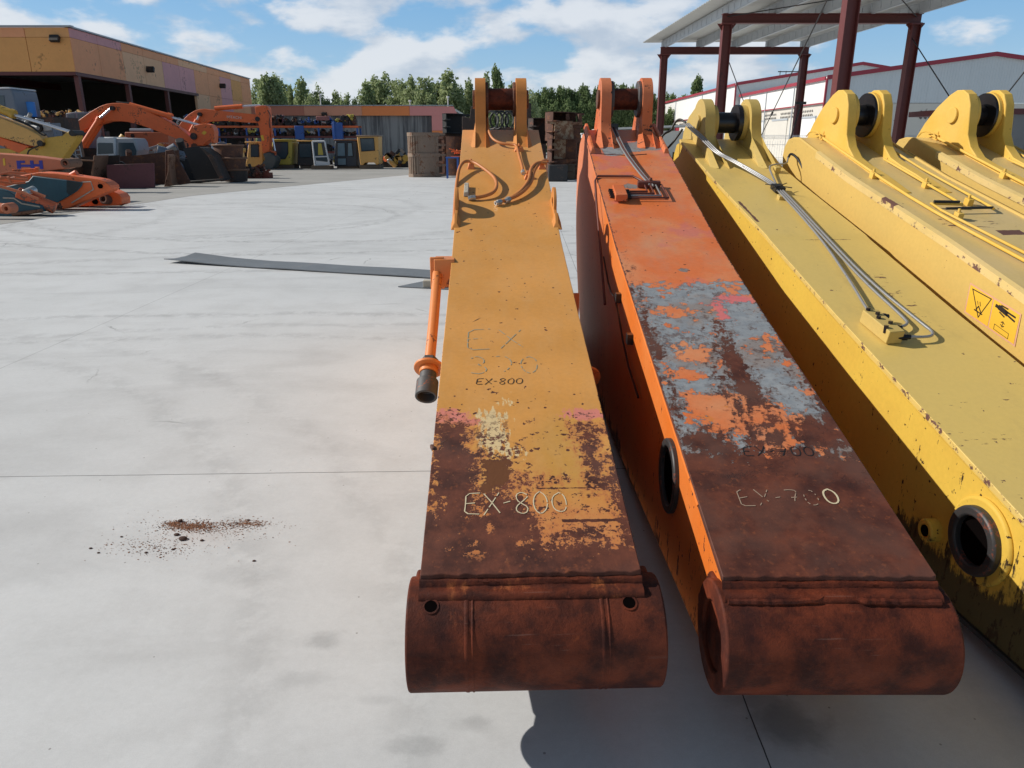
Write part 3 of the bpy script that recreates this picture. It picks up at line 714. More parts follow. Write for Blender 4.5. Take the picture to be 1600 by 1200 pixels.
# link pipes hanging at both sides of the arm
for sgn in (-1, 1):
    root = MB(); 
    sx = sgn * (.385 if sgn < 0 else .348); zo = 0 if sgn < 0 else -.10
    root.box((sgn * (.345 if sgn < 0 else .325), 2.24, 1.03 + 2 * zo), (.11 if sgn < 0 else .06, .13, .15)); root.box((sx, 2.20, 1.03 + 2 * zo), (.075, .02, .17))
    
    br = root.build('pipe_bracket', M['pipe_orange'], a1, bevel=.004)
    m = MB(); P = [Vector((sx, 2.22, 1.04 + 2 * zo)), Vector((sx, 2.00, .93 + 1.5 * zo)), Vector((sx - sgn * -.004, 1.82, .82 + zo)), Vector((sx + sgn * (.012 if sgn < 0 else .005), 1.64, .695 + zo * .6))]
    m.tube(P, .026, 20, 1); pipe = m.build('link_pipe', M['pipe_orange'], a1, smooth=60)
    d = (P[3] - P[2]).normalized(); q = P[3]
    m = MB(); m.cyl(q - d * .015, q + d * .03, .042, 6); m.build('nut', M['ring_grey'], pipe, bevel=.003)
    m = MB(); m.cyl(q + d * .03, q + d * .045, .072, 40); m.cyl(q + d * .045, q + d * .075, .045, 32); m.build('flange', M['pipe_orange'], pipe, bevel=.003)
    m = MB(); m.cyl(q + d * .075, q + d * .12, .040, 32); m.cyl(q + d * .12, q + d * .21, .052, 36, hole=.040, depth=.05); m.build('coupling', M['ring_grey'], pipe, bevel=.003)

# ---- arm two: orange paint peeling over grey primer
a2 = thing('excavator_stick', 'orange excavator arm with paint peeling to grey primer and brown rust near us', 'excavator arm', (.875, 1.772, 0), 0, 'excavator arms lined up in a row')
topf, boss2 = arm_12(a2, .295, -.308, .322, dict(top=M['arm2'], side=M['side2'], boss=M['boss_rust_dark'], cheek=M['boss_rust_dark'], weld=M['boss_rust_dark']), 0, 0)
lug_pair(a2, L12, .012, .198, .078, M['lug2'], 4.47, 2.02, .080, M['boss_rust_dark'], .135, .026, M['ring_grey'], .07, M['rust'], toe=(4.08, 4.42, (1.65, 1.745), .06))
weld_bead([(-.29, -.048, .515), (-.14, -.05, .514), (-.05, -.046, .517), (-.03, -.035, .521)], .009, M['boss_rust_dark'], a2, 60)
weld_bead([(.06, -.04, .521), (.08, -.05, .516), (.285, -.052, .513)], .010, M['boss_rust_dark'], a2, 60)
# black link boss on the flank
for sgn in (-1, 1):
    m = MB(); m.cyl((sgn * .278, .74, .52), (sgn * .303, .74, .52), .140, 56, hole=.110, depth=.045); m.build('link_boss', M['ring_dark'], a2, bevel=.006)
    m = MB(); m.cyl((sgn * .279, .74, .52), (sgn * .286, .74, .52), .1095, 40); m.build('bore_shade', M['bore_black'], a2)
    
    m = MB(); m.quadbox([(sgn * .25, 3.98, topf(3.98)), (sgn * .295, 3.98, topf(3.98)), (sgn * .295, 4.60, topf(4.6)), (sgn * .25, 4.60, topf(4.6)), (sgn * .262, 3.99, topf(3.99) + .035), (sgn * .283, 3.99, topf(3.99) + .035), (sgn * .283, 4.58, topf(4.58) + .045), (sgn * .262, 4.58, topf(4.58) + .045)])
    m.build('edge_bar', M['lug2'], a2, bevel=.005)
weld_bead([(-.29, 3.98, topf(3.98)), (-.02, 3.93, topf(3.93)), (.12, 3.96, topf(3.96))], .005, M['pipe_dark'], a2, 60)
weld_bead([(-.293, y, topf(y) - .012) for y in (.3, 1.2, 2.4, 3.4, 4.2)], .006, M['side2'], a2, 160)
scribble('marker_lettering', 'EX-700', -.088, .528, .034, .052, .010, .0036, M['marker'], a2, topf, .12, .1, .06, seed=12)
scribble('chalk_lettering', 'EX-70', -.165, .283, .046, .072, .010, .0032, M['chalk_dim'], a2, topf, .45, .0, .05, seed=22)
scribble('chalk_lettering', '0', .103, .290, .045, .068, .0, .0055, M['chalk'], a2, topf, .0, .0, .03, seed=24)
for dx, mm, ye in ((0, 'steel', 3.26), (.012, 'pipe_dark', 3.26), (.022, 'steel', 3.24)):
    hose('pipe', [(-.075 + dx * 1.2, 4.52, .03), (-.072 + dx * 1.2, 4.3, .03), (-.055 + dx, 3.9, .03), (-.010 + dx, 3.5, .03), (.03 + dx, ye, .03)], .0065, M[mm], a2, topf, 1)
hose('pipe', [(-.33, 2.5, -.38), (-.318, 2.9, -.25), (-.314, 3.25, -.10), (-.312, 3.42, .0), (-.29, 3.475, .012), (-.05, 3.475, .012), (.0, 3.36, .018), (.035, 3.29, .02)], .0075, M['pipe_dark'], a2, topf, 0)
for i, (dx, mm) in enumerate(((0, 'pipe_dark'), (.03, 'pipe_dark'), (.06, 'steel'), (.092, 'pipe_dark'))):
    yb = 3.165 - i * .036
    hose('pipe', [(-.155, yb, .022), (.0 + dx * 1.3, yb, .022), (.0 + dx * 1.2, 3.28, .024)], .0065, M[mm], a2, topf, 0)
m = MB(); m.box((-.185, 3.11, topf(3.11) + .032), (.075, .19, .045), (.27, 0, 0)); vb = m.build('valve_block', M['lug2'], a2, bevel=.004)
m = MB()
for i in range(4):
    yb = 3.165 - i * .036; z0 = topf(yb); m.cyl((-.150, yb, z0 + .024), (-.118, yb, z0 + .024), .0135, 6); m.cyl((-.225, yb + .01, z0 + .026), (-.250, yb + .01, z0 + .03), .012, 6)
m.build('fitting', M['pin_black'], vb)
m = MB(); m.box((.03, 3.29, topf(3.29) + .024), (.15, .035, .04), (.27, 0, .0)); m.cyl((.04, 3.29, topf(3.29) + .04), (.04, 3.29, topf(3.29) + .065), .012, 6); m.build('pipe_clamp', M['pipe_dark'], a2, bevel=.004)
m = MB(); m.box((-.06, 4.53, topf(4.5) + .04), (.075, .04, .05)); m.tube([(-.16, 4.6, 1.8), (-.165, 4.6, 1.85), (-.14, 4.6, 1.87), (-.115, 4.6, 1.85), (-.12, 4.6, 1.8)], .012, 8, 2); m.build('pipe_clamp', M['pin_black'], a2)
m = MB()
for y, x in ((2.2, -.30), (1.75, -.30)): m.box((-.297, y, topf(y) - .20), (.03, .05, .05))
m.tube([(-.305, 2.85, topf(2.85) - .26), (-.305, 2.5, topf(2.5) - .30), (-.31, 2.2, topf(2.2) - .20), (-.305, 1.8, topf(1.8) - .32), (-.302, 1.4, topf(1.4) - .30)], .006, 6, 1)
m.build('grease_line', M['pin_black'], a2)

# ---- arm three: mustard yellow
yaw3 = math.atan(.05); c3, s3 = math.cos(yaw3), math.sin(yaw3)
a3 = thing('excavator_stick', 'mustard yellow excavator arm with bare steel pipes and a valve block on top', 'excavator arm', (1.72 - .05 * 1.7 + .30 * c3, 1.7 + .30 * s3, 0), yaw3, 'excavator arms lined up in a row')
PROF3 = [(-.32, .40), (0, .475), (.69, .645), (1.24, .785), (1.80, .925), (2.67, 1.160), (2.71, 1.176), (3.67, 1.415), (4.7, 1.69), (4.85, 1.74)]
top3 = lambda y: lerp_prof(PROF3, y)
plate_strip('top_plate', .30, top3, -.32, 4.8, .024, M['top3'], a3, nx=30, ny=160)
poly = [(-.36, .36)] + [(y, top3(y) - .0245) for y in (0, .69, 1.24, 1.80, 2.67, 2.71, 3.67, 4.6)] + [(4.80, 1.70), (4.93, 1.68), (5.0, 1.60), (5.04, 1.4), (5.03, 1.1), (4.9, .75), (4.6, .35), (4.2, .06), (4.0, .012), (2.4, .012), (1.0, .06), (.2, .09), (-.3, .10), (-.42, .2)]
side_plates(a3, .30, poly, .02, M['side3'], inset=.014)
under_plate(a3, .328, [(-.3, .095), (.2, .08), (1.0, .045), (2.4, .001), (4.0, .001), (4.2, .05), (4.6, .35), (4.9, .75), (5.03, 1.1), (5.04, 1.4), (5.0, 1.6)], .018, M['dark'])
m = MB(); m.cyl((-.35, -.34, .25), (.35, -.34, .25), .16, 64, hole=.1, depth=.1); m.build('boss', M['side3'], a3, bevel=.006)
OUT3 = [(4.13, 1.50), (4.24, 1.575), (4.36, 1.66), (4.43, 1.75), (4.458, 1.84)] + arc_pts(4.64, 1.848, .180, 176, 40, 14) + [(4.95, 1.90), (5.08, 1.78), (5.12, 1.66), (5.1, 1.5), (4.13, 1.45)]
lug_pair(a3, OUT3, .03, .224, .080, M['lug3'], 4.64, 1.848, .080, M['pin_black'], .135, .045, M['lug3'], .058, M['lug3'], toe=(4.02, 4.42, (1.505, 1.61), .055))
m = MB(); m.cyl((.095, 4.64, 1.848), (.130, 4.64, 1.848), .138, 40); m.build('greasy_washer', M['pin_black'], a3)
for sgn in (-1, 1):
    m = MB(); m.cyl((sgn * .284, .56, .393), (sgn * .330, .56, .393), .122, 56, hole=.086, depth=.045); m.build('link_boss', M['ring_dark'], a3, bevel=.008)
    m = MB(); m.cyl((sgn * .28, .56, .393), (sgn * .303, .56, .393), .155, 56); m.build('boss_seat', M['side3'], a3, bevel=.016, seg=3)
    m = MB(); m.cyl((sgn * .285, .56, .393), (sgn * .3045, .56, .393), .0855, 40); m.build('bore_shade', M['bore_black'], a3)
    m = MB(); m.cyl((sgn * .28, .80, .298), (sgn * .330, .80, .298), .045, 32, hole=.022, depth=.02); m.build('stop_boss', M['side3'], a3, bevel=.006)
    m = MB(); m.cyl((sgn * .285, .80, .298), (sgn * .331, .80, .298), .021, 20); m.build('bore_shade', M['bore_black'], a3)
weld_bead([(-.289, y, top3(y) - .030) for y in (-.2, .7, 1.7, 2.67, 3.6, 4.4)], .006, M['side3'], a3, 200)
for k, (dx, yv) in enumerate(((-.012, 0), (.006, .01), (.024, .02))):
    e = [(-.262, 4.78, .13), (-.258, 4.62, .135), (-.245, 4.45, .13), (-.225, 4.28, .115), (-.19, 4.12, .085), (-.10, 4.02, .06), (-.02, 3.84, .04), (.04, 3.64, .03), (.05, 3.45, .03)]
    tail = {0: [(-.02, 2.6, .028), (-.10, 2.05, .028), (-.16, 1.74, .028), (-.15, 1.70, .03), (-.11, 1.69, .03)], 1: [(.0, 2.6, .028), (-.03, 2.05, .028), (-.02, 1.66, .028), (-.03, 1.61, .026), (-.10, 1.57, .03)], 2: [(.02, 2.6, .028), (.0, 2.05, .028), (.035, 1.60, .028), (.045, 1.53, .026), (.01, 1.49, .026), (-.10, 1.485, .03)]}[k]
    hose('pipe', [(x + dx, y, h) for x, y, h in e] + tail, .0068, M['steel'], a3, top3, 2)
hose('pipe', [(.055, 3.50, .028), (.11, 3.75, .03), (.15, 3.95, .035), (.20, 3.985, .045), (.30, 3.99, .045), (.335, 4.06, .07)], .0065, M['steel'], a3, top3, 1)
hose('rubber_hose', [(.335, 4.06, .07), (.36, 4.08, .10), (.40, 4.02, .07), (.43, 3.92, -.02), (.43, 3.86, -.12)], .009, M['black'], a3, top3, 2)
hose('rubber_hose', [(-.262, 4.78, .135), (-.30, 4.84, .15), (-.34, 4.85, .11), (-.36, 4.85, .05), (-.42, 4.85, .03), (-.46, 4.86, -.04), (-.44, 4.86, -.11), (-.39, 4.85, -.10), (-.33, 4.83, -.02), (-.28, 4.80, .08)], .0095, M['black'], a3, top3, 2)
m = MB(); m.box((.055, 3.50, top3(3.50) + .028), (.07, .10, .035), (.26, 0, 0)); m.tube([(-.02, 3.42, top3(3.42) + .05), (.13, 3.54, top3(3.54) + .05)], .004, 5); m.tube([(-.03, 3.52, top3(3.52) + .05), (.12, 3.42, top3(3.42) + .055)], .004, 5); m.build('pipe_clamp', M['black'], a3, bevel=.003)
m = MB(); m.box((.03, 3.36, top3(3.36) + .012), (.05, .05, .03), (.26, 0, 0)); m.build('clamp_pad', M['lug3'], a3, bevel=.003); m = MB(); m.box((.21, 3.94, top3(3.94) + .02), (.04, .05, .045), (.26, 0, 0)); m.build('clamp_pad', M['lug3'], a3, bevel=.003)
m = MB(); m.box((-.175, 1.575, top3(1.575) + .035), (.075, .22, .062), (.24, 0, .10)); vb = m.build('valve_block', M['lug3'], a3, bevel=.004)
m = MB()
for (x, y) in ((-.12, 1.68), (-.115, 1.57), (-.12, 1.485)):
    z0 = top3(y) + .03; m.cyl((x - .03, y, z0), (x + .015, y, z0), .016, 6); m.cyl((x + .015, y, z0), (x + .03, y, z0), .011, 12)
m.build('fitting', M['pin_black'], vb)
for (x, y) in ((-.20, 1.665), (-.175, 1.625), (-.19, 1.585), (-.16, 1.535), (-.20, 1.495)):
    z0 = top3(y) + .065; m = MB(); m.cyl((x, y, z0 - .02), (x, y, z0 + .014), .011, 6); m.build('bolt', M['pin_black'], vb)

# ---- arms four and five: amber yellow, swept lugs
yaw4 = math.atan(.08); c4, s4 = math.cos(yaw4), math.sin(yaw4)
PROF4 = [(-.3, .555), (0, .64), (1.43, 1.035), (1.7, 1.110), (2.02, 1.200), (2.45, 1.310), (3.12, 1.480), (3.92, 1.722), (4.02, 1.735)]
top4 = lambda y: lerp_prof(PROF4, y)
def make_arm4(label):
    a = thing('excavator_stick', label, 'excavator arm', (2.6 - .08 * 1.9 + .34 * c4, 1.9 + .34 * s4, 0), yaw4, 'excavator arms lined up in a row')
    plate_strip('top_plate', .322, top4, -.3, 4.0, .022, M['top4'], a, nx=30, ny=90)
    poly = [(-.35, .5)] + [(y, top4(y) + .012) for y in (0, 1.43, 1.7, 2.02, 2.45, 3.12, 3.8, 3.92)] + [(4.02, 1.735), (4.10, 1.72), (4.15, 1.67), (4.17, 1.60), (4.15, 1.50), (4.15, 1.2), (4.1, .8), (3.9, .4), (3.5, .08), (3.2, .003), (.6, .003), (-.1, .06), (-.4, .22)]
    for sgn in (-1, 1):
        m = MB(); xo = sgn * .34; xi = sgn * .318; m.prism(poly, 'x', min(xo, xi), max(xo, xi)); m.build('side_plate', M['side4'], a, bevel=.008)
        # raised weld strip along the top edge
        m = MB(); rows = [[Vector((sgn * .341, y, top4(y) - .035)), Vector((sgn * .352, y, top4(y) - .030)), Vector((sgn * .348, y, top4(y) + .008)), Vector((sgn * .325, y, top4(y) + .017))] for y in [3.6 - i * .1 for i in range(38)]]
        m.grid(rows); m.build('edge_strip', M['top4'], a, smooth=50)
    under_plate(a, .35, [(-.35, .2), (-.1, .045), (.6, .0015), (3.2, .0015), (3.5, .08), (3.9, .4), (4.1, .8), (4.15, 1.2)], .012, M['side4'])
    m = MB(); m.cyl((-.38, -.35, .36), (.38, -.35, .36), .17, 56, hole=.1, depth=.1); m.build('boss', M['side4'], a, bevel=.006)
    m = MB(); m.cyl((-.355, 3.55, 1.02), (.355, 3.55, 1.02), .19, 56, hole=.1, depth=.1); m.build('pivot_boss', M['side4'], a, bevel=.01)
    OUT4 = [(2.80, top4(2.80) + .005), (3.10, 1.500), (3.30, 1.555), (3.43, 1.60), (3.52, 1.67), (3.57, 1.75), (3.585, 1.86), (3.60, 1.95), (3.64, 2.02), (3.70, 2.05), (3.77, 2.052), (3.84, 2.025), (3.97, 1.944), (4.09, 1.835), (4.17, 1.735), (4.17, 1.5), (2.80, 1.37)]
    lug_pair(a, OUT4, .005, .165, .068, M['lug4'], 3.76, 1.883, .070, M['pin_black'], .155, .03, M['lug4'], .055, M['lug4'], capt=.018)
    m = MB(); m.cyl((.052, 3.76, 1.883), (.068, 3.76, 1.883), .150, 40); m.build('greasy_washer', M['pin_black'], a)
    m = MB(); m.tube([(-.175, 3.98, top4(3.98) + .03), (-.185, 3.5, top4(3.5) + .03), (-.185, 2.8, top4(2.8) + .022), (-.18, 2.3, top4(2.3) + .022), (-.12, 1.75, top4(1.75) + .022), (-.02, 1.0, top4(1.0) + .022), (.0, .3, top4(.3) + .022)], .0095, 8, 1); m.build('pipe', M['lug4'], a, smooth=60)
    m = MB(); m.tube([(.20, 3.9, top4(3.9) + .025), (.205, 3.2, top4(3.2) + .025), (.20, 2.47, top4(2.47) + .025), (.19, 2.44, top4(2.44) + .025)], .008, 8); m.build('pipe', M['lug4'], a, smooth=60)
    m = MB(); m.tube([(.045, 3.4, top4(3.4) + .025), (.055, 2.62, top4(2.62) + .025), (.05, 2.52, top4(2.52) + .025), (-.13, 2.54, top4(2.54) + .025), (-.125, 2.44, top4(2.44) + .02), (-.03, 1.7, top4(1.7) + .02), (.04, .9, top4(.9) + .02)], .008, 8); m.build('pipe', M['lug4'], a, smooth=60)
    m = MB(); m.tube([(-.10, 2.44, top4(2.44) + .03), (.19, 2.45, top4(2.45) + .03)], .0075, 8); m.tube([(-.12, 2.53, top4(2.53) + .04), (.03, 2.52, top4(2.52) + .04)], .008, 8); m.build('dark_pipe', M['dark'], a, smooth=60)
    for (x, y) in ((-.16, 3.90), (-.185, 3.1), (.055, 2.9), (.13, 2.58), (-.08, 2.35)):
        m = MB(); m.box((x, y, top4(y) + .02), (.035, .045, .04), (.27, 0, 0)); m.cyl((x, y, top4(y) + .035), (x, y, top4(y) + .06), .009, 6); m.build('pipe_clamp', M['lug4'], a, bevel=.003)
    m = MB(); m.tube([(-.22, 4.05, top4(4.0) + .01), (-.22, 4.0, top4(4.0) + .045), (-.20, 3.9, top4(3.9) + .055), (-.20, 3.86, top4(3.86) + .02)], .005, 6, 1); m.build('bent_rod', M['lug4'], a)
    return a
a4 = make_arm4('amber yellow excavator arm with swept lugs and a warning sticker on its flank')
a5 = copy_tree(a4); a5['label'] = 'amber yellow excavator arm with swept lugs at the right edge, rightmost arm'
a5.location.x += .85 + .0
# warning sticker on the left flank of the fourth arm
def sticker():
    X0 = -.3425
    def P(y, z, o=0): return Vector((X0 - o, y, z))
    # local frame on the flank: u runs towards the near end, v up the plate
    O = Vector((0, 1.79, .885)); U = Vector((0, 1.43 - 1.79, .81 - .885)); Vv = Vector((0, .0, .135))
    def Q(u, v, o): p = O + U * u + Vv * v; return Vector((X0 - o, p.y, p.z))
    def patch(name, pts, mat, par, o):
        m = MB(); m.face([m.bm.verts.new(Q(u, v, o)) for u, v in pts]); return m.build(name, mat, par, smooth=0)
    st = patch('warning_sticker', [(-.03, -.08), (1.03, -.08), (1.02, 1.06), (-.02, 1.06)], M['sticker_edge'], a4, .0)
    patch('sticker_field', [(0, -.02), (.48, -.02), (.48, 1.0), (0, 1.0)], M['yellow_sign'], st, .0008); patch('sticker_field', [(.5, -.02), (1.0, -.02), (1.0, 1.0), (.5, 1.0)], M['yellow_sign'], st, .0008)
    def line(pts, wd, close=False):
        m = MB(); pp = pts + ([pts[0]] if close else [])
        for a, b in zip(pp, pp[1:]):
            A = Q(*a, .0016); B = Q(*b, .0016); d = (B - A).normalized(); n_ = Vector((1, 0, 0)).cross(d) * wd / 2; A2 = A - d * wd / 2; B2 = B + d * wd / 2
            m.face([m.bm.verts.new(q) for q in (A2 - n_, B2 - n_, B2 + n_, A2 + n_)])
        return m.build('pictogram', M['marker'], st, smooth=0)
    line([(.06, .90), (.45, .95), (.27, .08)], .005, True); line([(.20, .3), (.24, .45), (.30, .3)], .006); line([(.17, .25), (.33, .25)], .006); line([(.25, .62), (.27, .5)], .004); line([(.20, .6), (.22, .5)], .003)
    line([(.57, .84), (.59, .84)], .016); line([(.64, .84), (.76, .80)], .024); line([(.76, .85), (.93, .84)], .009); line([(.76, .77), (.93, .70)], .009); line([(.66, .95), (.78, .96)], .007); line([(.65, .70), (.74, .64)], .007)
    line([(.74, .46), (.74, .28)], .003); line([(.71, .41), (.74, .46), (.77, .41)], .004); line([(.71, .33), (.74, .28), (.77, .33)], .004)
    line([(.60, .04), (.88, .02), (.88, .20), (.60, .22)], .0025, True)
M['sticker_edge'] = simple('faded_sticker_edge', (.62, .34, .22), .5, 0, .15, 30)
sticker()

# ================================================================== things lying on the yard near the arms
def ground_sheet_thing():
    a = gnd(257, 411); b = gnd(306, 403); c = gnd(708, 426.5); d = gnd(700, 437.5)
    n = 60; m = MB(); top = []; bot = []
    for j in (0, 1, 2, 3):
        rt = []; rb = []
        for i in range(n + 1):
            s_ = i / n; p = a.lerp(d, s_); q = b.lerp(c, s_); v = j / 3; r = p.lerp(q, v)
            lift = .012 + .03 * max(0, 1 - s_ * 7) * (.4 + .6 * v) + .003 * math.sin(s_ * 17) + .03 * (abs(v - .5) * 2) ** 2 * max(0, 1 - s_ * 3)
            rt.append(Vector((r.x, r.y, lift + .012))); rb.append(Vector((r.x, r.y, lift)))
        top.append(rt); bot.append(rb)
    A = m.grid(top); B = m.grid(bot)
    for x, y in ((A[0], B[0]), (A[-1], B[-1])):
        for i in range(n): m.face([x[i], x[i + 1], y[i + 1], y[i]])
    for k in (0, n):
        for j in range(3): m.face([A[j][k], A[j + 1][k], B[j + 1][k], B[j][k]])
    o = m.build('rubber_belt', M['belt'], smooth=50); tag(o, 'long dark grey conveyor belt strip lying flat on the pale concrete', 'belt')
    u = gnd(622, 449); v = gnd(735, 455); w_ = gnd(735, 436); m = MB()
    m.prism([(u.x, u.y), (v.x, v.y), (w_.x + .1, w_.y), (u.x + .4, w_.y - .05)], 'z', .003, .014)
    o = m.build('rubber_mat', M['belt'], smooth=0); tag(o, 'thin dark rubber offcut lying under the pale timber block', 'mat')
    e = gnd(676, 450); m = MB(); m.box((e.x + .12, e.y + .0, .055), (.46, .10, .08), (0, 0, -.05)); o = m.build('timber_block', M['wood'], bevel=.004); tag(o, 'pale sawn timber block resting on the rubber offcut', 'timber block')
M['belt'] = simple('grey_belt', (.15, .165, .18), .55, 0, .25, 2.5, .15, (.2, .19, .18))
ground_sheet_thing()
def dirt():
    c0 = gnd(300, 822); rnd = random.Random(4); m = MB()
    def crumb(m, x, y, r):
        v = [m.bm.verts.new((x + r * math.cos(a) * rnd.uniform(.6, 1.3), y + r * .8 * math.sin(a) * rnd.uniform(.6, 1.3), .001)) for a in [k * 1.2566 for k in range(5)]]
        t = m.bm.verts.new((x + rnd.uniform(-.3, .3) * r, y + rnd.uniform(-.3, .3) * r, r * rnd.uniform(.4, .9)))
        for i in range(5): m.face([v[i], v[(i + 1) % 5], t])
    for (px, py, sx, sy, n) in ((298, 823, 22, 4, 1700), (272, 818, 9, 2.0, 500), (388, 818, 18, 3, 500), (330, 826, 50, 9, 500), (245, 856, 38, 8, 420), (300, 840, 80, 20, 180), (345, 821, 45, 4, 250)):
        for _ in range(n):
            q = gnd(rnd.gauss(px, sx), rnd.gauss(py, sy)); m.mi = 0 if rnd.random() < .72 else 1
            crumb(m, q.x, q.y, abs(rnd.gauss(0, .0018)) + .0007)
    o = m.build('rust_crumbs', [M['crumb'], M['crumb_dark']], smooth=0); tag(o, 'scattered orange brown rust crumbs on the concrete', 'debris', kind='stuff')
    for k, (px, py, r) in enumerate(((285, 843, .016), (277, 836, .011), (281, 815, .011), (388, 813, .006), (142, 857, .006), (315, 845, .007), (397, 877, .006), (228, 864, .006), (270, 859, .006), (154, 864, .005), (190, 839, .005))):
        q = gnd(px, py); m = MB(); bmesh.ops.create_icosphere(m.bm, subdivisions=2, radius=r)
        for v in m.bm.verts:
            v.co *= 1 + .35 * mnoise.noise(v.co * (60 if r < .01 else 40) + Vector((k, 0, 0))); v.co.z *= .55; v.co.x *= 1.25
        o = m.build('rust_flake', M['crumb_dark'], smooth=40, loc=(q.x, q.y, r * .35))
        tag(o, ['large rounded brown rust flake in front of the crumb patch', 'brown rust flake just behind the largest flake', 'dark rust flake on top of the orange crumb streak'][k] if k < 3 else 'small brown rust flake lying loose on the concrete', 'rust flake', None if k < 3 else 'small rust flakes on the concrete')
M['crumb'] = simple('rust_crumb', (.24, .10, .045), .9, 0, .3, 90); M['crumb_dark'] = simple('dark_rust_crumb', (.07, .035, .025), .9, 0, .3, 90)
dirt()

# ================================================================== buildings
def left_warehouse():
    yN, yF = 55.0, 98.5; xN = -30.0; xF = -32.4; xW = -78.0
    t = thing('warehouse', 'open fronted warehouse with patchwork fascia of ochre, orange and mauve panels', 'warehouse', (xN, yN, 0))
    def L(p): return Vector(p) - Vector((xN, yN, 0))
    cols = {}
    for k, c in dict(och=(.80, .375, .12), och2=(.82, .40, .15), ora=(.86, .37, .18), pin=(.78, .34, .26), mau=(.72, .34, .34), pal=(.86, .47, .26)).items():
        cols[k] = simple('fascia_' + k, c, .7, 0, .16, .6, .22, tuple(q * .62 for q in c))
    keys = list(cols); mats = [cols[k] for k in keys]
    m = MB()
    # front fascia, facing the camera: lower band and upper band
    z0, z1, z2 = 6.3, 8.45, 9.05
    x = xW; i = 0
    while x < xN - .01:
        xe = min(xN, x + 5.0); m.mi = keys.index('och'); a = L((x + .02, yN, z0)); b = L((xe - .02, yN + .25, z1)); m.box((a + b) / 2, (b.x - a.x, .25, z1 - z0)); 
        m.mi = keys.index('och2' if i % 2 else 'ora'); m.box(L(((x + xe) / 2, yN + .125, (z1 + z2) / 2 + .01)), (xe - x - .04, .25, z2 - z1 - .02)); x = xe; i += 1
    m.build('front_fascia', mats, t, smooth=0)
    m = MB(); d = Vector((xF - xN, yF - yN, 0)); Ld = d.length; dn = d.normalized(); ang = math.atan2(dn.y, dn.x)
    lows = ['ora', 'ora', 'pal', 'pal', 'mau', 'mau', 'ora', 'ora', 'mau', 'och', 'ora']; ups = ['mau', 'mau', 'ora', 'ora', 'ora', 'pal', 'pal', 'ora', 'ora', 'pal', 'ora']
    n = len(lows)
    for k in range(n):
        s0, s1 = Ld * (k / n) , Ld * ((k + 1) / n); c = dn * (s0 + s1) / 2
        m.mi = keys.index(lows[k]); m.box((c.x - .125, c.y, (z0 + z1) / 2), (s1 - s0 - .04, .25, z1 - z0), (0, 0, ang))
        m.mi = keys.index(ups[k]); m.box((c.x - .125, c.y, (z1 + z2) / 2 + .01), (s1 - s0 - .04, .25, z2 - z1 - .02), (0, 0, ang))
    m.build('side_fascia', mats, t, smooth=0)
    m = MB()
    for k in range(6, n):
        s0, s1 = Ld * (k / n), Ld * ((k + 1) / n); c = dn * (s0 + s1) / 2
        m.mi = keys.index(['pal', 'ora', 'mau', 'ora', 'ora'][k - 6]); lowz = 4.6 if 7 <= k <= 9 else 0
        m.box((c.x - .125, c.y, (z0 + lowz) / 2 - .01), (s1 - s0 - .04, .24, z0 - lowz - .02), (0, 0, ang))
        if lowz: m.mi = keys.index('ora')
    m.build('side_wall', mats, t, smooth=0)
    m = MB(); q = L((xW, yN, 0)); e_ = dn * (Ld - .4)
    m.prism([(q.x + .1, .3), (-.4, .3), (e_.x - .4, e_.y), (q.x + .1, e_.y)], 'z', 8.7, 8.85); m.build('roof', M['galv'], t)
    m = MB(); m.box((q.x / 2 + .1, -.02, 9.13), (abs(q.x) + .4, .4, .10)); m.box((d.x / 2 - .1, d.y / 2, 9.13), (Ld, .45, .10), (0, 0, ang)); m.build('roof_cap', M['grey_clad'], t)
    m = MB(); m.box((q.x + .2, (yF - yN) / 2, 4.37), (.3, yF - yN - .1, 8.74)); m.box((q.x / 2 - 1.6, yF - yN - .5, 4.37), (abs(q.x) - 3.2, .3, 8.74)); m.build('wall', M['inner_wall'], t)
    m = MB(); m.box((q.x / 2, .12, 6.18), (abs(q.x), .3, .22)); m.box((d.x * .28 - .15, d.y * .28, 6.18), (Ld * .56, .3, .22), (0, 0, ang)); m.build('eaves_beam', M['red_steel'], t)
    for k in range(4):
        c = dn * (k * 8.0 + .3); m = MB(); m.box((c.x - .2, c.y + .2, 3.03), (.32, .32, 6.06)); m.build('column', M['red_steel'], t)
    for k in range(1, 4):
        m = MB(); m.box((-k * 12.0, .3, 3.03), (.42, .42, 6.06)); m.build('column', M['red_steel'], t)
        m = MB(); m.box((-k * 12.0, 20, 7.9), (.25, 40, .7)); m.build('roof_beam', M['red_steel'], t)
    for p, rz in (((-.9, -.25, 8.35), 0), (tuple(dn * 12.3 + Vector((.3, 0, 7.5))), ang - R(90)), (tuple(dn * 31.5 + Vector((.3, 0, 7.5))), ang - R(90))):
        m = MB(); m.box(p, (.62, .28, .42), (R(-25), 0, rz)); m.box((p[0] - .05, p[1] + .12, p[2] + .05), (.1, .35, .08)); m.build('floodlight', M['dark'], t, bevel=.02)
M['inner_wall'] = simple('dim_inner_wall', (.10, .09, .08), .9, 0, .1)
left_warehouse()

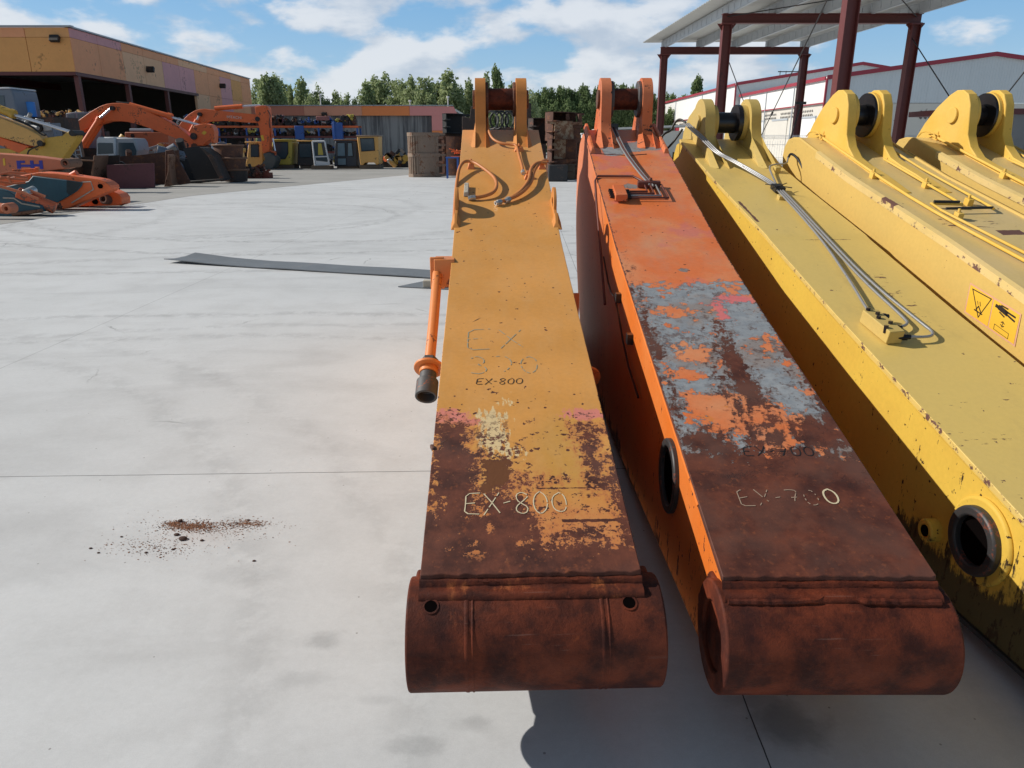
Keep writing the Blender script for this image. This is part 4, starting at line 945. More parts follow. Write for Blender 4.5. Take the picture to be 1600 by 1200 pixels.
def rear_warehouse():
    Y = 75.0; x0 = atY(395, 200, Y).x; x1 = atY(715, 200, Y).x; zt = atY(500, 165.5, Y).z; zb = atY(500, 180.5, Y).z
    t = thing('warehouse', 'low rear warehouse with an orange fascia over a streaked grey concrete wall', 'warehouse', (x0, Y, 0))
    cs = [simple('rear_fascia_' + k, c, .7, 0, .06, .3) for k, c in (('dull', (.60, .21, .13)), ('tan', (.76, .33, .20)), ('bright', (.86, .26, .08)), ('pink', (.78, .30, .27)))]
    cuts = [395, 477, 567, 641, 715]
    m = MB()
    for k in range(4):
        a = atY(cuts[k], 200, Y).x - x0; b = atY(cuts[k + 1], 200, Y).x - x0; m.mi = k
        if k < 3: m.box(((a + b) / 2, .15, (zt + zb) / 2), (b - a - .02, .3, zt - zb))
        else: m.prism([(a + .01, zb), (b, zb), (b, zt - .75), (b - .35, zt - .05), (a + .01, zt)], 'y', 0, .3)
    m.mi = 3; a = atY(675, 200, Y).x - x0; zc = atY(500, 204, Y).z; m.box(((a + x1 - x0) / 2, .15, (zc + zb) / 2), (x1 - x0 - a, .3, zb - zc - .01)); m.mi = 2; m.box(((a + x1 - x0) / 2, .15, zc / 2), (x1 - x0 - a, .3, zc - .01))
    m.build('fascia', cs, t, smooth=0)
    s = Mat('streaked_precast'); x, y, z = s.coord(); st = s.noise(1.0, 6, .7, 0, vec=s.vec(x * 2.2, y, z * .12)); c = s.mix(st.ss(.42, .62), (.27, .27, .265), (.10, .10, .105)); c = s.mix((x * .5)._m('FRACT').ss(.97, .99) * .6, c, (.05, .05, .05))
    m = MB(); m.box(((x1 - x0) / 2, .55, zb / 2 + .2), (x1 - x0 - .4, .3, zb + .4)); m.build('wall', s.set(c, .9), t)
    m = MB(); m.box(((x1 - x0) / 2, 9, zt - .35), (x1 - x0 - .4, 17.4, .2)); m.build('roof', M['galv'], t)
    m = MB(); m.box((x1 - x0 - .3, 9, zt / 2 - .3), (.3, 17, zt - .6)); m.build('side_wall', cs[3], t)
    m = MB(); m.box(((x1 - x0) / 2, .1, zt + .05), (x1 - x0 - .8, .4, .07)); m.build('roof_cap', M['grey_clad'], t)
    for px, h in ((498, .95), (639, .45), (699, .8)):
        m = MB(); a = atY(px, 200, Y).x - x0; m.cyl((a, 1.5, zt - .2), (a, 1.5, zt + h), .05, 8); m.cyl((a, 1.5, zt + h), (a, 1.5, zt + h + .15), .13, 10); m.build('roof_vent', M['white'], t)
    m = MB(); a = atY(509, 200, Y).x - x0; m.box((a, -.2, zb + .12), (.5, .3, .3), (.3, 0, 0)); m.build('floodlight', M['dark'], t, bevel=.02)
rear_warehouse()

def white_warehouse(name, label, xs, yN, yF, ze, zr, wd, cladz, zwall, doors):
    t = thing(name, label, 'warehouse', (xs, yN, 0))
    L = yF - yN
    m = MB(); m.box((.12, L / 2, (cladz + ze) / 2), (.24, L, ze - cladz)); m.build('side_cladding', M['white_clad'], t)
    m = MB(); m.prism([(0.0, cladz), (wd, cladz), (wd, ze), (wd / 2, zr), (0.0, ze)], 'y', -.04, .2); m.build('gable', M['gable_shade_clad'], t)
    m = MB(); m.prism([(.3, 0), (wd - .2, 0), (wd - .2, ze - .3), (wd / 2, zr - .3), (.3, ze - .3)], 'y', L - .2, L); m.build('rear_gable', M['gable_shade_clad'], t)
    m = MB(); m.box((.3, L / 2, cladz / 2), (.3, L - .3, cladz - .04)); m.box((wd / 2, .2, cladz / 2 - .02), (wd - .4, .3, cladz - .04)); wl = m.build('wall', M['cream_wall'], t)
    m = MB()
    for a, b, c, d in ((-.15, ze, wd / 2, zr), (wd / 2, zr, wd + .15, ze)):
        m.quadbox([(a, -.3, b), (c, -.3, d), (c, L, d), (a, L, b), (a, -.3, b + .12), (c, -.3, d + .12), (c, L, d + .12), (a, L, b + .12)])
    m.build('roof', M['white_clad'], t)
    m = MB(); m.quadbox([(-.2, -.36, ze - .12), (wd / 2, -.36, zr - .12), (wd / 2, -.3, zr - .12), (-.2, -.3, ze - .12), (-.2, -.36, ze + .24), (wd / 2, -.36, zr + .24), (wd / 2, -.3, zr + .24), (-.2, -.3, ze + .24)])
    m.quadbox([(wd / 2, -.36, zr - .12), (wd + .2, -.36, ze - .12), (wd + .2, -.3, ze - .12), (wd / 2, -.3, zr - .12), (wd / 2, -.36, zr + .24), (wd + .2, -.36, ze + .24), (wd + .2, -.3, ze + .24), (wd / 2, -.3, zr + .24)])
    m.box((-.19, L / 2, ze + .03), (.10, L, .3)); m.box((-.13, -.2, ze - 1.4), (.16, .16, 2.8)); m.box((-.04, L / 2, cladz - .0), (.10, L, .10)) ; m.build('red_trim', M['red_trim'], t)
    for k, (y0, w_, h, mat) in enumerate(doors):
        m = MB(); m.box((.12, y0, h / 2), (.08, w_, h)); m.build('roller_door', mat, t)
        m = MB(); m.box((.10, y0, h + .1), (.14, w_ + .2, .18)); m.build('door_lintel', M['grey_clad'], t)
    for yy in range(3, int(L), 5):          # perforated vent bands between panels
        m = MB()
        for i in range(9):
            for j in range(2): m.box((.13, yy + i * .42, cladz - .55 - j * .35), (.06, .22, .12), (.6, 0, 0))
        m.build('vent_band', M['vent'], t, smooth=0)
    for k in range(4):
        m = MB()
        for i in range(9):
            for j in range(2): m.box((2.2 + k * 6.5 + i * .42, .02, cladz - .75 - j * .5), (.22, .06, .16), (0, .6, 0))
        m.build('vent_band', M['vent'], t, smooth=0)
    for yy in (L * .3, L * .62, L * .85): m = MB(); m.cyl((-.05, yy, 0), (-.05, yy, ze - .2), .07, 8); m.build('downpipe', M['grey_clad'], t)
    return t
M['gable_shade_clad'] = ribbed('shade_tinted_cladding', (.56, .60, .62), 0); M['vent'] = simple('vent_slot', (.12, .115, .11), .9, 0, .1)  # same white cladding, the gable's bluish shade put into its colour
wA = white_warehouse('warehouse', 'large white warehouse with red roof trim and shade-tinted gable, nearer one on the right', 27.7, 70, 96, 7.0, 8.9, 28.4, 5.0, 5.0, [(4, 4, 3.8, M['white_clad']), (11.5, 4.5, 3.8, M['cream_wall']), (18.5, 4.2, 3.8, M['white_clad'])])
wB = white_warehouse('warehouse', 'long white warehouse with red roof trim standing behind the nearer white one', 27.2, 96.4, 152, 8.3, 10.6, 29.6, 5.0, 5.0, [(8, 6, 4.2, M['grey_clad']), (22, 5, 4.2, M['white_clad']), (34, 5, 4.2, M['red_trim']), (45, 5, 4.2, M['grey_clad'])])
m = MB(); q = atY(1275, 112, 110); m.prism([(q.x - 5.5, 8.5), (q.x + 6, 8.5), (q.x + 6, q.z - .3), (q.x + 3, q.z + .6), (q.x - .5, q.z + .3), (q.x - 5.5, q.z - 1.5)], 'y', 112, 122)
o = m.build('roof_plant', M['white_clad'], wB); o.location = -Vector(wB.location)
m = MB(); q = atY(1233, 112, 108)
for i in range(4): m.cyl((q.x - 1.2 + i * .8, 108, q.z - 1.3), (q.x - 1.2 + i * .8, 108, q.z + .1), .05, 6)
m.box((q.x, 108, q.z), (3.0, .1, .12)); o = m.build('roof_rail', M['dark'], wB); o.location = -Vector(wB.location)

# low grey block building seen beyond the right edge of the row, and the small white hut behind arm two
def block_building():
    t = thing('block_building', 'low unfinished grey block building behind the rightmost yellow arm', 'building', (15.5, 23.5, 0))
    a = atY(1577, 180, 23.5).x - 15.5
    m = MB(); m.box((a + .25, 0, 1.27), (.45, .45, 2.54)); m.build('pillar', M['grey_wall'], t); 
    m = MB(); m.box((a + 3.2, 2.2, 1.25), (5, .25, 2.5)); m.box((a - .55, .12, .6), (1.1, .25, 1.2)); m.build('wall', M['grey_wall'], t)
    m = MB(); m.box((a + 1.5, 1.1, 2.56), (6.5, 2.8, .16)); m.build('lintel', M['red_steel'], t)
block_building()
def hut():
    p = atY(1005, 218, 58); t = thing('shed', 'low beige shed with flat roof seen between the lugs of the orange arm', 'shed', (p.x, 58, 0))
    m = MB(); m.box((1.5, 2, 1.25), (9, 4, 2.5)); m.build('wall', M['cream_wall'], t)
    m = MB(); m.quadbox([(-3.4, -.6, 2.52), (6.4, -.6, 2.9), (6.4, 4.4, 2.9), (-3.4, 4.4, 2.52), (-3.4, -.6, 2.66), (6.4, -.6, 3.04), (6.4, 4.4, 3.04), (-3.4, 4.4, 2.66)]); m.build('roof', M['galv'], t)
    for x in (-1.5, .2, 3.4, 5.0):
        m = MB(); m.box((x, -.05, 1.2), (.16, .12, 2.4)); m.build('post', M['red_trim'], t)
    m = MB(); m.box((4.2, -.04, 1.15), (1.4, .1, 2.3)); m.build('door', M['red_steel'], t)
hut()
def white_cabinet():
    p = atY(920, 232, 44); m = MB(); m.box((p.x, 44, 1.05), (.85, .7, 2.1)); m.box((p.x, 44, 2.14), (.95, .8, .08))
    o = m.build('cabinet', M['white'], bevel=.02); tag(o, 'tall white cabinet standing left of the orange arm, in front of the trees', 'cabinet')
white_cabinet()

# ================================================================== steel canopy
def canopy():
    t = thing('canopy', 'open steel canopy with oxide red posts and a corrugated galvanised roof', 'canopy', (6.9, 17, 0))
    XL = [7.02, 6.72, 6.42]; XR = [12.9, 12.62, 12.35]; YS = [17, 25.5, 34]; zb = 5.22
    def ibeam(m, a, b, hgt, wid, up=Vector((0, 0, 1))):
        a = Vector(a); b = Vector(b); d = (b - a).normalized(); s_ = d.cross(up).normalized(); u = s_.cross(d)
        def bx(o0, o1, w0, w1):
            m.quadbox([a + s_ * w0 + u * o0, a + s_ * w1 + u * o0, b + s_ * w1 + u * o0, b + s_ * w0 + u * o0, a + s_ * w0 + u * o1, a + s_ * w1 + u * o1, b + s_ * w1 + u * o1, b + s_ * w0 + u * o1])
        bx(-hgt / 2, -hgt / 2 + .02, -wid / 2, wid / 2); bx(hgt / 2 - .02, hgt / 2, -wid / 2, wid / 2); bx(-hgt / 2 + .02, hgt / 2 - .02, -.008, .008)
    O = Vector((6.9, 17, 0))
    for i, Y in enumerate(YS):
        for X in (XL[i], XR[i]):
            m = MB(); ibeam(m, Vector((X, Y, 0)) - O, Vector((X, Y, zb)) - O, .28, .28, Vector((1, 0, 0))); pst = m.build('post', M['red_steel'], t, smooth=0)
            m = MB(); m.box(Vector((X, Y, zb - .02)) - O, (.4, .36, .04)); m.prism([(X - 6.9 - .30, zb - .0), (X - 6.9 - .13, zb - .22), (X - 6.9 + .13, zb - .22), (X - 6.9 + .30, zb - .0)], 'y', Y - 17 - .012, Y - 17 + .012); m.build('haunch', M['red_steel'], pst, smooth=0)
        m = MB(); ibeam(m, Vector((XL[i] - .16, Y, zb + .14)) - O, Vector((XR[i] + .16, Y, zb + .14)) - O, .28, .26); m.build('cross_beam', M['red_steel'], t, smooth=0)
    def edge(s_, Y, k): return s_
    xl = lambda Y: 7.02 + (6.42 - 7.02) * (Y - 17) / 17; xr = lambda Y: 12.9 + (12.35 - 12.9) * (Y - 17) / 17
    for k in range(5):
        f = k / 4; m = MB(); Y0, Y1 = 14.5, 34.6
        a = Vector((xl(Y0) + (xr(Y0) - xl(Y0)) * f, Y0, zb + .42)) - O; b = Vector((xl(Y1) + (xr(Y1) - xl(Y1)) * f, Y1, zb + .42)) - O
        m.quadbox([a + Vector((-.01, 0, -.15)), a + Vector((.01, 0, -.15)), b + Vector((.01, 0, -.15)), b + Vector((-.01, 0, -.15)), a + Vector((-.01, 0, .15)), a + Vector((.01, 0, .15)), b + Vector((.01, 0, .15)), b + Vector((-.01, 0, .15))])
        for z_ in (-.15, .15): m.quadbox([a + Vector((-.01, 0, z_ - .008)), a + Vector((.08, 0, z_ - .008)), b + Vector((.08, 0, z_ - .008)), b + Vector((-.01, 0, z_ - .008)), a + Vector((-.01, 0, z_ + .008)), a + Vector((.08, 0, z_ + .008)), b + Vector((.08, 0, z_ + .008)), b + Vector((-.01, 0, z_ + .008))])
        L = (b - a).length; n = 34
        for i in range(n):      # stiffening ribs
            p = a.lerp(b, (i + .5) / n); m.box(p + Vector((-.018, 0, 0)), (.02, .07, .22))
        m.build('purlin', M['galv_rail'], t, smooth=0)
    # corrugated sheet, ribs running across
    m = MB(); rows_t = []; rows_b = []; Y0, Y1 = 13.5, 35.4; n = 330
    for i in range(n + 1):
        Y = Y0 + (Y1 - Y0) * i / n; zc = zb + .60 + (.035 if (i // 2) % 2 else 0)
        a = Vector((xl(Y) - .65, Y, zc)) - O; b = Vector((xr(Y) + .65, Y, zc + .06)) - O
        rows_t.append([a + Vector((0, 0, .004)), b + Vector((0, 0, .004))]); rows_b.append([a, b])
    A = m.grid(rows_t); B = m.grid(rows_b)
    for i in range(n):
        for k in (0, 1): m.face([A[i][k], A[i + 1][k], B[i + 1][k], B[i][k]])
    m.build('corrugated_roof', M['galv'], t, smooth=0)
    m = MB(); 
    for a, b in (((XL[0], 17, zb), (XL[1] + .1, 25.5, 1.2)), ((XL[0], 17, 1.2), (XL[1], 25.5, zb))): pass
    def rod(a, b):
        m = MB(); a = Vector(a) - O; b = Vector(b) - O; m.cyl(a, b, .016, 8); c = a.lerp(b, .55); d = (b - a).normalized() * .12; m.cyl(c - d, c + d, .035, 8); m.build('bracing_rod', M['dark'], t)
    pA = atY(1300, -30, 17.5); pB = atY(1195, 185, 25)
    rod(atY(1312, -40, 17.2), atY(1165, 262, 33.5)); rod(atY(1129, 70, 25.5), atY(1196, 250, 33.5)); rod(atY(1425, 60, 25.5), atY(1560, 270, 17.2)); rod(atY(1650, 50, 17.2), atY(1480, 265, 25.5))
    rod((XL[0], 17, zb + .2), (XR[1], 25.5, zb + .2)); rod((XR[0], 17, zb + .2), (XL[1], 25.5, zb + .2))
canopy()
def fence():
    p0 = atY(1170, 240, 31); p1 = atY(1480, 245, 31); t = thing('mesh_fence', 'grey wire mesh fence panels between the canopy posts', 'fence', (p0.x, 31, 0))
    W = p1.x - p0.x; zt = 1.75
    m = MB()
    n = int(W / .10)
    for i in range(n + 1): m.cyl((i * W / n, 0, .1), (i * W / n, 0, zt), .005, 4)
    for z in (.1, .6, 1.1, 1.6): m.cyl((0, -.012, z), (W, -.012, z), .006, 4)
    m.build('mesh', M['galv_rail'], t, smooth=0)
    for i in range(5):
        m = MB(); m.cyl((i * W / 4, .04, 0), (i * W / 4, .04, zt + .12), .035, 10); m.build('fence_post', M['galv_rail'], t)
    m = MB()
    for i in range(160):
        a = i * .5; m.tube([(W * i / 160 + .08 * math.cos(k * 1.05), .05 * math.sin(k * 2), zt + .14 + .08 * math.sin(k * 1.05)) for k in range(7)], .004, 4)
    m.build('wire_coil', M['galv_rail'], t)
    m = MB(); a = atY(1225, 240, 30.9).x - p0.x; m.tube([(a, -.15, .2), (a + .05, -.15, 1.2), (a + .3, -.12, 2.4), (a + .45, -.1, 3.1)], .035, 8, 1); m.box((a + .42, -.15, 3.15), (.4, .12, .1)); m.build('lamp_pole', M['dark'], t)
fence()

M['red_rust'] = simple('red_rust', (.17, .045, .03), .8, 0, .35, 4); M['grey_cab_light'] = simple('pale_grey_cab', (.34, .35, .37), .5, 0, .1, 2, .1, (.1, .1, .1))
# ================================================================== machines and scrap round the yard
def outl(Y, pts): return [(p.x, p.z) for p in (atY(x, y, Y) for x, y in pts)]
def plate_y(pts, Y, t, name, mat, par=None, bevel=.02):
    m = MB(); m.prism(outl(Y, pts), 'y', Y, Y + t); return m.build(name, mat, par, bevel=bevel)
def rod_px(a, b, Y, r, name, mat, par=None, n=14):
    m = MB(); m.cyl(atY(*a, Y), atY(*b, Y), r, n); return m.build(name, mat, par)
def lettering(text, px, py, Y, size, mat, par, dy=-.02, rot=0):
    cu = bpy.data.curves.new('lettering', 'FONT'); cu.body = text; cu.size = size; cu.extrude = .004; cu.align_x = 'CENTER'; cu.align_y = 'CENTER'
    o = bpy.data.objects.new('lettering', cu); C.objects.link(o); p = atY(px, py, Y)
    bpy.context.view_layer.update(); me = bpy.data.meshes.new_from_object(o.evaluated_get(bpy.context.evaluated_depsgraph_get()))
    bpy.data.objects.remove(o); o = bpy.data.objects.new('lettering', me); C.objects.link(o); me.materials.clear(); me.materials.append(mat)
    o.location = (p.x, Y + dy, p.z); o.rotation_euler = (R(90), rot, 0); o.parent = par; return o

def excavator_near():
    Y = 38.0; t = thing('excavator', 'orange excavator with its boom bent high in front of the open warehouse', 'excavator')
    plate_y([(100, 203), (114, 194), (128, 184), (142, 174), (156, 166), (166, 162.5), (176, 161), (190, 161), (204, 163), (230, 174), (257, 186), (284, 203), (300, 216), (303, 226), (289, 222), (267, 213), (248, 206), (230, 199), (214, 194), (200, 190.5), (184, 189), (170, 189.5), (152, 194.5), (128, 205), (104, 216)], Y, .55, 'boom', M['orange'], t)
    plate_y([(303, 196), (312, 194), (321, 193), (329, 195), (333, 200), (334.5, 206), (333.5, 223), (331, 224), (329, 218), (323, 222), (317, 228), (305, 227.5), (299, 218), (297, 210)], Y - .02, .59, 'stick', M['orange'], t)
    plate_y([(315, 208), (319, 204), (323, 207), (319, 211)], Y - .035, .02, 'yellow_sign', M['yellow_sign'], t, 0)
    a = rod_px((203, 164), (266, 182), Y + .15, .13, 'arm_cylinder', M['orange'], t); rod_px((262, 181), (269, 183), Y + .15, .165, 'cylinder_head', M['orange'], a); rod_px((269, 183.5), (323, 199), Y + .15, .06, 'cylinder_rod', M['chrome'], a)
    for dy, dx in ((-.12, 0), (.62, 6)):
        a = rod_px((128 + dx, 229), (155 + dx, 187), Y + dy, .13, 'boom_cylinder', M['orange'], t); rod_px((154 + dx, 189), (157 + dx, 184), Y + dy, .16, 'cylinder_head', M['orange'], a); rod_px((157 + dx, 184), (174, 169), Y + dy, .06, 'cylinder_rod', M['chrome'], a)
    m = MB(); m.cyl(atY(174, 169, Y - .2), atY(174, 169, Y - .2) + Vector((0, .95, 0)), .10, 16); m.build('pin', M['dark'], t)
    m = MB(); m.cyl(atY(302, 213, Y - .1), atY(302, 213, Y - .1) + Vector((0, .75, 0)), .16, 16); m.build('pin', M['dark'], t)
    m = MB(); m.tube([atY(x, y, Y + .1) for x, y in ((182, 160), (204, 161), (225, 171), (250, 183), (280, 200))], .035, 6, 1); m.tube([atY(x, y, Y + .35) for x, y in ((182, 159), (210, 163), (250, 182), (290, 207))], .03, 6, 1); m.build('hose', M['dark'], t)
    plate_y([(62, 206), (110, 203), (118, 216), (118, 232), (60, 232)], Y + .5, 2.4, 'engine_house', M['orange_dull'], t)
    cab = plate_y([(103, 177), (116, 175), (137, 175), (139, 182), (139, 232), (104, 232)], Y + 1.6, 1.2, 'cab', M['grey_cab'], t)
    plate_y([(106, 180), (117, 178.5), (118, 205), (107, 206)], Y + 1.575, .02, 'window', M['glass'], cab, 0); plate_y([(121, 178), (135, 178), (136, 204), (121, 205)], Y + 1.575, .02, 'window', M['glass'], cab, 0)
    m = MB(); q = atY(95, 262, Y); m.box((q.x, Y + 1.0, .45), (4.2, .6, .9)); m.box((q.x, Y + 3.0, .45), (4.2, .6, .9)); m.build('track', M['dark'], t, bevel=.2, seg=4)
    m = MB(); q = atY(95, 245, Y); m.box((q.x, Y + 2.0, 1.05), (3.4, 1.8, .7)); m.build('undercarriage', M['dark'], t, bevel=.05)
excavator_near()
def excavator_far():
    Y = 50.0; t = thing('excavator', 'orange excavator whose stick hangs straight down beside the ochre cab', 'excavator')
    plate_y([(277, 200), (283, 191), (290, 183), (297, 177), (305, 172.5), (313, 170.5), (320, 170), (335, 172), (368, 175.5), (401, 179), (401, 191.5), (386, 191.5), (350, 188.5), (327, 189.5), (317, 192.5), (305, 201), (292, 214), (280, 214)], Y, .55, 'boom', M['orange'], t)
    plate_y([(398, 167), (407, 165), (416, 165), (419, 168), (420, 176), (421, 204), (420.5, 237), (411, 240), (408, 218), (404, 195), (400, 181)], Y - .03, .6, 'stick', M['orange'], t)
    plate_y([(407, 212), (411, 211), (413, 219), (410, 220)], Y - .045, .02, 'yellow_sign', M['yellow_sign'], t, 0)
    a = rod_px((336, 169.5), (379, 166), Y + .15, .14, 'arm_cylinder', M['orange'], t); rod_px((379, 166), (406, 164.5), Y + .15, .07, 'cylinder_rod', M['chrome'], a)
    a = rod_px((420.5, 188), (426, 216), Y + .2, .10, 'bucket_cylinder', M['orange_dull'], t); rod_px((426, 216), (430, 236), Y + .2, .06, 'cylinder_rod', M['chrome'], a)
    a = rod_px((298, 206), (308, 187), Y - .15, .13, 'boom_cylinder', M['orange'], t); rod_px((308, 187), (311, 180), Y - .15, .06, 'cylinder_rod', M['chrome'], a)
    m = MB(); m.cyl(atY(311, 178.5, Y - .25), atY(311, 178.5, Y - .25) + Vector((0, 1.0, 0)), .12, 14); m.cyl(atY(402, 186, Y - .1), atY(402, 186, Y - .1) + Vector((0, .8, 0)), .15, 14); m.build('pin', M['dark'], t)
    m = MB(); m.tube([atY(*p, Y + .1) for p in ((413, 236), (421, 235.5), (431, 238.5))], .07, 8); m.tube([atY(*p, Y + .3) for p in ((431, 238), (429, 246))], .07, 8); m.build('link', M['orange_dull'], t)
    plate_y([(411, 240), (420, 238), (430, 246), (431, 251), (428, 259), (424, 264), (405, 264), (403, 262.5), (408, 257), (414, 249)], Y - .3, 1.1, 'bucket', M['bucket_grey'], t)
    m = MB(); m.tube([atY(*p, Y - .08) for p in ((418, 172), (423, 180), (420, 190), (422, 200))], .03, 6, 2); m.build('hose', M['dark'], t)
    lettering('HITACHI', 366, 183.5, Y, .24, M['pale_letter'], t, -.012, R(4))
    plate_y([(262, 205), (300, 205), (305, 236), (262, 236)], Y + 1.2, 2.2, 'engine_house', M['orange_dull'], t)
    m = MB(); q = atY(282, 262, Y + 1); m.box((q.x, Y + 1.2, .45), (4.4, .6, .9)); m.box((q.x, Y + 3.2, .45), (4.4, .6, .9)); m.build('track', M['dark'], t, bevel=.2, seg=4)
M['bucket_grey'] = simple('worn_bucket_grey', (.085, .085, .08), .6, 0, .4, 2, .2, (.14, .08, .05))
excavator_far()
def orange_house():
    Y = 41.0; t = thing('machine_house', 'salmon orange engine house of a stripped excavator behind the white cab', 'excavator body')
    plate_y([(195, 206.5), (262, 206.5), (264, 231), (274, 232), (274, 234), (196, 231)], Y, 2.3, 'cover', M['orange_pale'], t)
    m = MB(); m.cyl(atY(204, 204.5, Y + .6), atY(238, 204.5, Y + .6), .13, 12); m.build('exhaust', M['grey_cab'], t)
    m = MB(); m.cyl(atY(207, 212, Y - .03), atY(207, 212, Y - .03) + Vector((0, .08, 0)), .10, 14); m.build('cap', M['dark'], t)
    m = MB(); a = atY(196, 231, Y); b = atY(290, 255, Y); m.box(((a.x + b.x) / 2, Y + 1.3, .55), (b.x - a.x, 2.0, 1.0)); m.build('undercarriage', M['dark'], t, bevel=.05)
    for px in (221, 243): m = MB(); q = atY(px, 234, Y); m.box((q.x, Y - .05, q.z), (.22, .1, .35)); m.build('bracket', M['white'], t)
    lettering('HITACHI', 256, 224, Y, .13, M['pale_letter'], t, -.012)
M['orange_pale'] = simple('salmon_orange_paint', (.55, .165, .075), .5, 0, .12, 1.5, .1, (.2, .08, .05)); orange_house()

def yellow_machine():
    Y = 27.0; t = thing('excavator', 'yellow excavator boom and folded stick with a bright chrome rod at the left edge', 'excavator')
    plate_y([(-60, 160), (0, 184), (22, 192.5), (44, 202), (60, 211), (66, 217), (67.5, 222), (65, 228), (61, 230), (54, 229), (26, 221.5), (0, 214), (-60, 200)], Y, .45, 'boom', M['yellow_ochre'], t)
    plate_y([(-50, 200), (0, 214.5), (46, 229), (29, 239), (0, 227), (-50, 215)], Y + .1, .4, 'inner_link', M['orange'], t)
    plate_y([(64, 217), (80, 214), (97, 212), (103, 207), (110, 204.5), (117, 205), (120, 209), (119, 218), (108, 234), (97, 250), (88, 248), (81, 245.5), (52, 243), (25, 241), (-30, 244), (-40, 232), (10, 232), (44, 231), (58, 231)], Y + .12, .42, 'stick', M['yellow'], t)
    a = rod_px((-30, 159), (21, 178.5), Y + .2, .14, 'cylinder', M['yellow'], t); rod_px((17, 177), (23, 179.5), Y + .2, .17, 'cylinder_head', M['yellow'], a); rod_px((23, 180), (110, 206), Y + .2, .055, 'cylinder_rod', M['chrome'], a)
    for p in ((112, 208), (62, 224)):
        m = MB(); q = atY(*p, Y - .05); m.cyl(q, q + Vector((0, .65, 0)), .10, 16); m.build('pin', M['dark'], t)
    m = MB(); m.tube([atY(x, y, Y + .1) for x, y in ((20, 186), (46, 196), (60, 206), (68, 212), (72, 210))], .03, 6, 1); m.tube([atY(x, y, Y + .3) for x, y in ((10, 181), (40, 192), (58, 203), (66, 214))], .03, 6, 1); m.tube([atY(x, y, Y - .04) for x, y in ((60, 228), (50, 232), (44, 236), (43, 243))], .025, 6, 2); m.build('hose', M['dark'], t)
    m = MB(); q = atY(-25, 245, Y); m.box((q.x, Y + .3, q.z / 2), (.8, .8, q.z)); q = atY(75, 246, Y); m.box((q.x, Y + .5, q.z / 2), (.5, .5, q.z)); m.build('trestle', M['wood_dark'], t)
yellow_machine()
def fh_boom():
    Y = 22.6; t = thing('excavator_boom', 'salmon orange boom with blue block letters lying behind the pile of arms', 'excavator boom')
    b = plate_y([(-40, 238), (0, 240), (25, 242), (50, 244), (88, 249), (99, 253), (104, 257), (102, 263), (92, 265), (75, 267.5), (37, 275), (0, 272), (-40, 270)], Y, .55, 'body', M['orange_pale'], t)
    def dwn(x, v): return 251.2 - (x - 25) * .012 + v
    for rx0, rx1, v0, v1 in ((25.5, 31.5, 0, 14), (31.7, 38.5, 0, 3.6), (31.7, 46.3, 6.2, 9.8), (46.5, 51.8, 0, 14), (52, 60.3, 5.6, 9.4), (60.5, 66, 0, 13.4)):
        plate_y([(rx0 + v0 * .12, dwn(rx0, v0)), (rx1 + v0 * .12, dwn(rx1, v0)), (rx1 + v1 * .12, dwn(rx1, v1)), (rx0 + v1 * .12, dwn(rx0, v1))], Y - .012, .01, 'lettering', M['blue_letter'], t, 0)
    plate_y([(4, 248), (7, 247), (8.5, 258), (5.5, 259)], Y - .012, .01, 'yellow_sign', M['yellow_sign'], t, 0)
    m = MB(); q = atY(103, 255, Y); m.cyl(q + Vector((0, -.05, 0)), q + Vector((0, .65, 0)), .13, 16, hole=.07); m.build('boss', M['rust_light'], t)
    m = MB(); q = atY(80, 267, Y); m.box((q.x, Y + .25, q.z / 2), (.5, .6, q.z)); q = atY(-10, 272, Y); m.box((q.x, Y + .25, q.z / 2), (.5, .6, q.z)); m.build('dunnage', M['wood_dark'], t)
fh_boom()
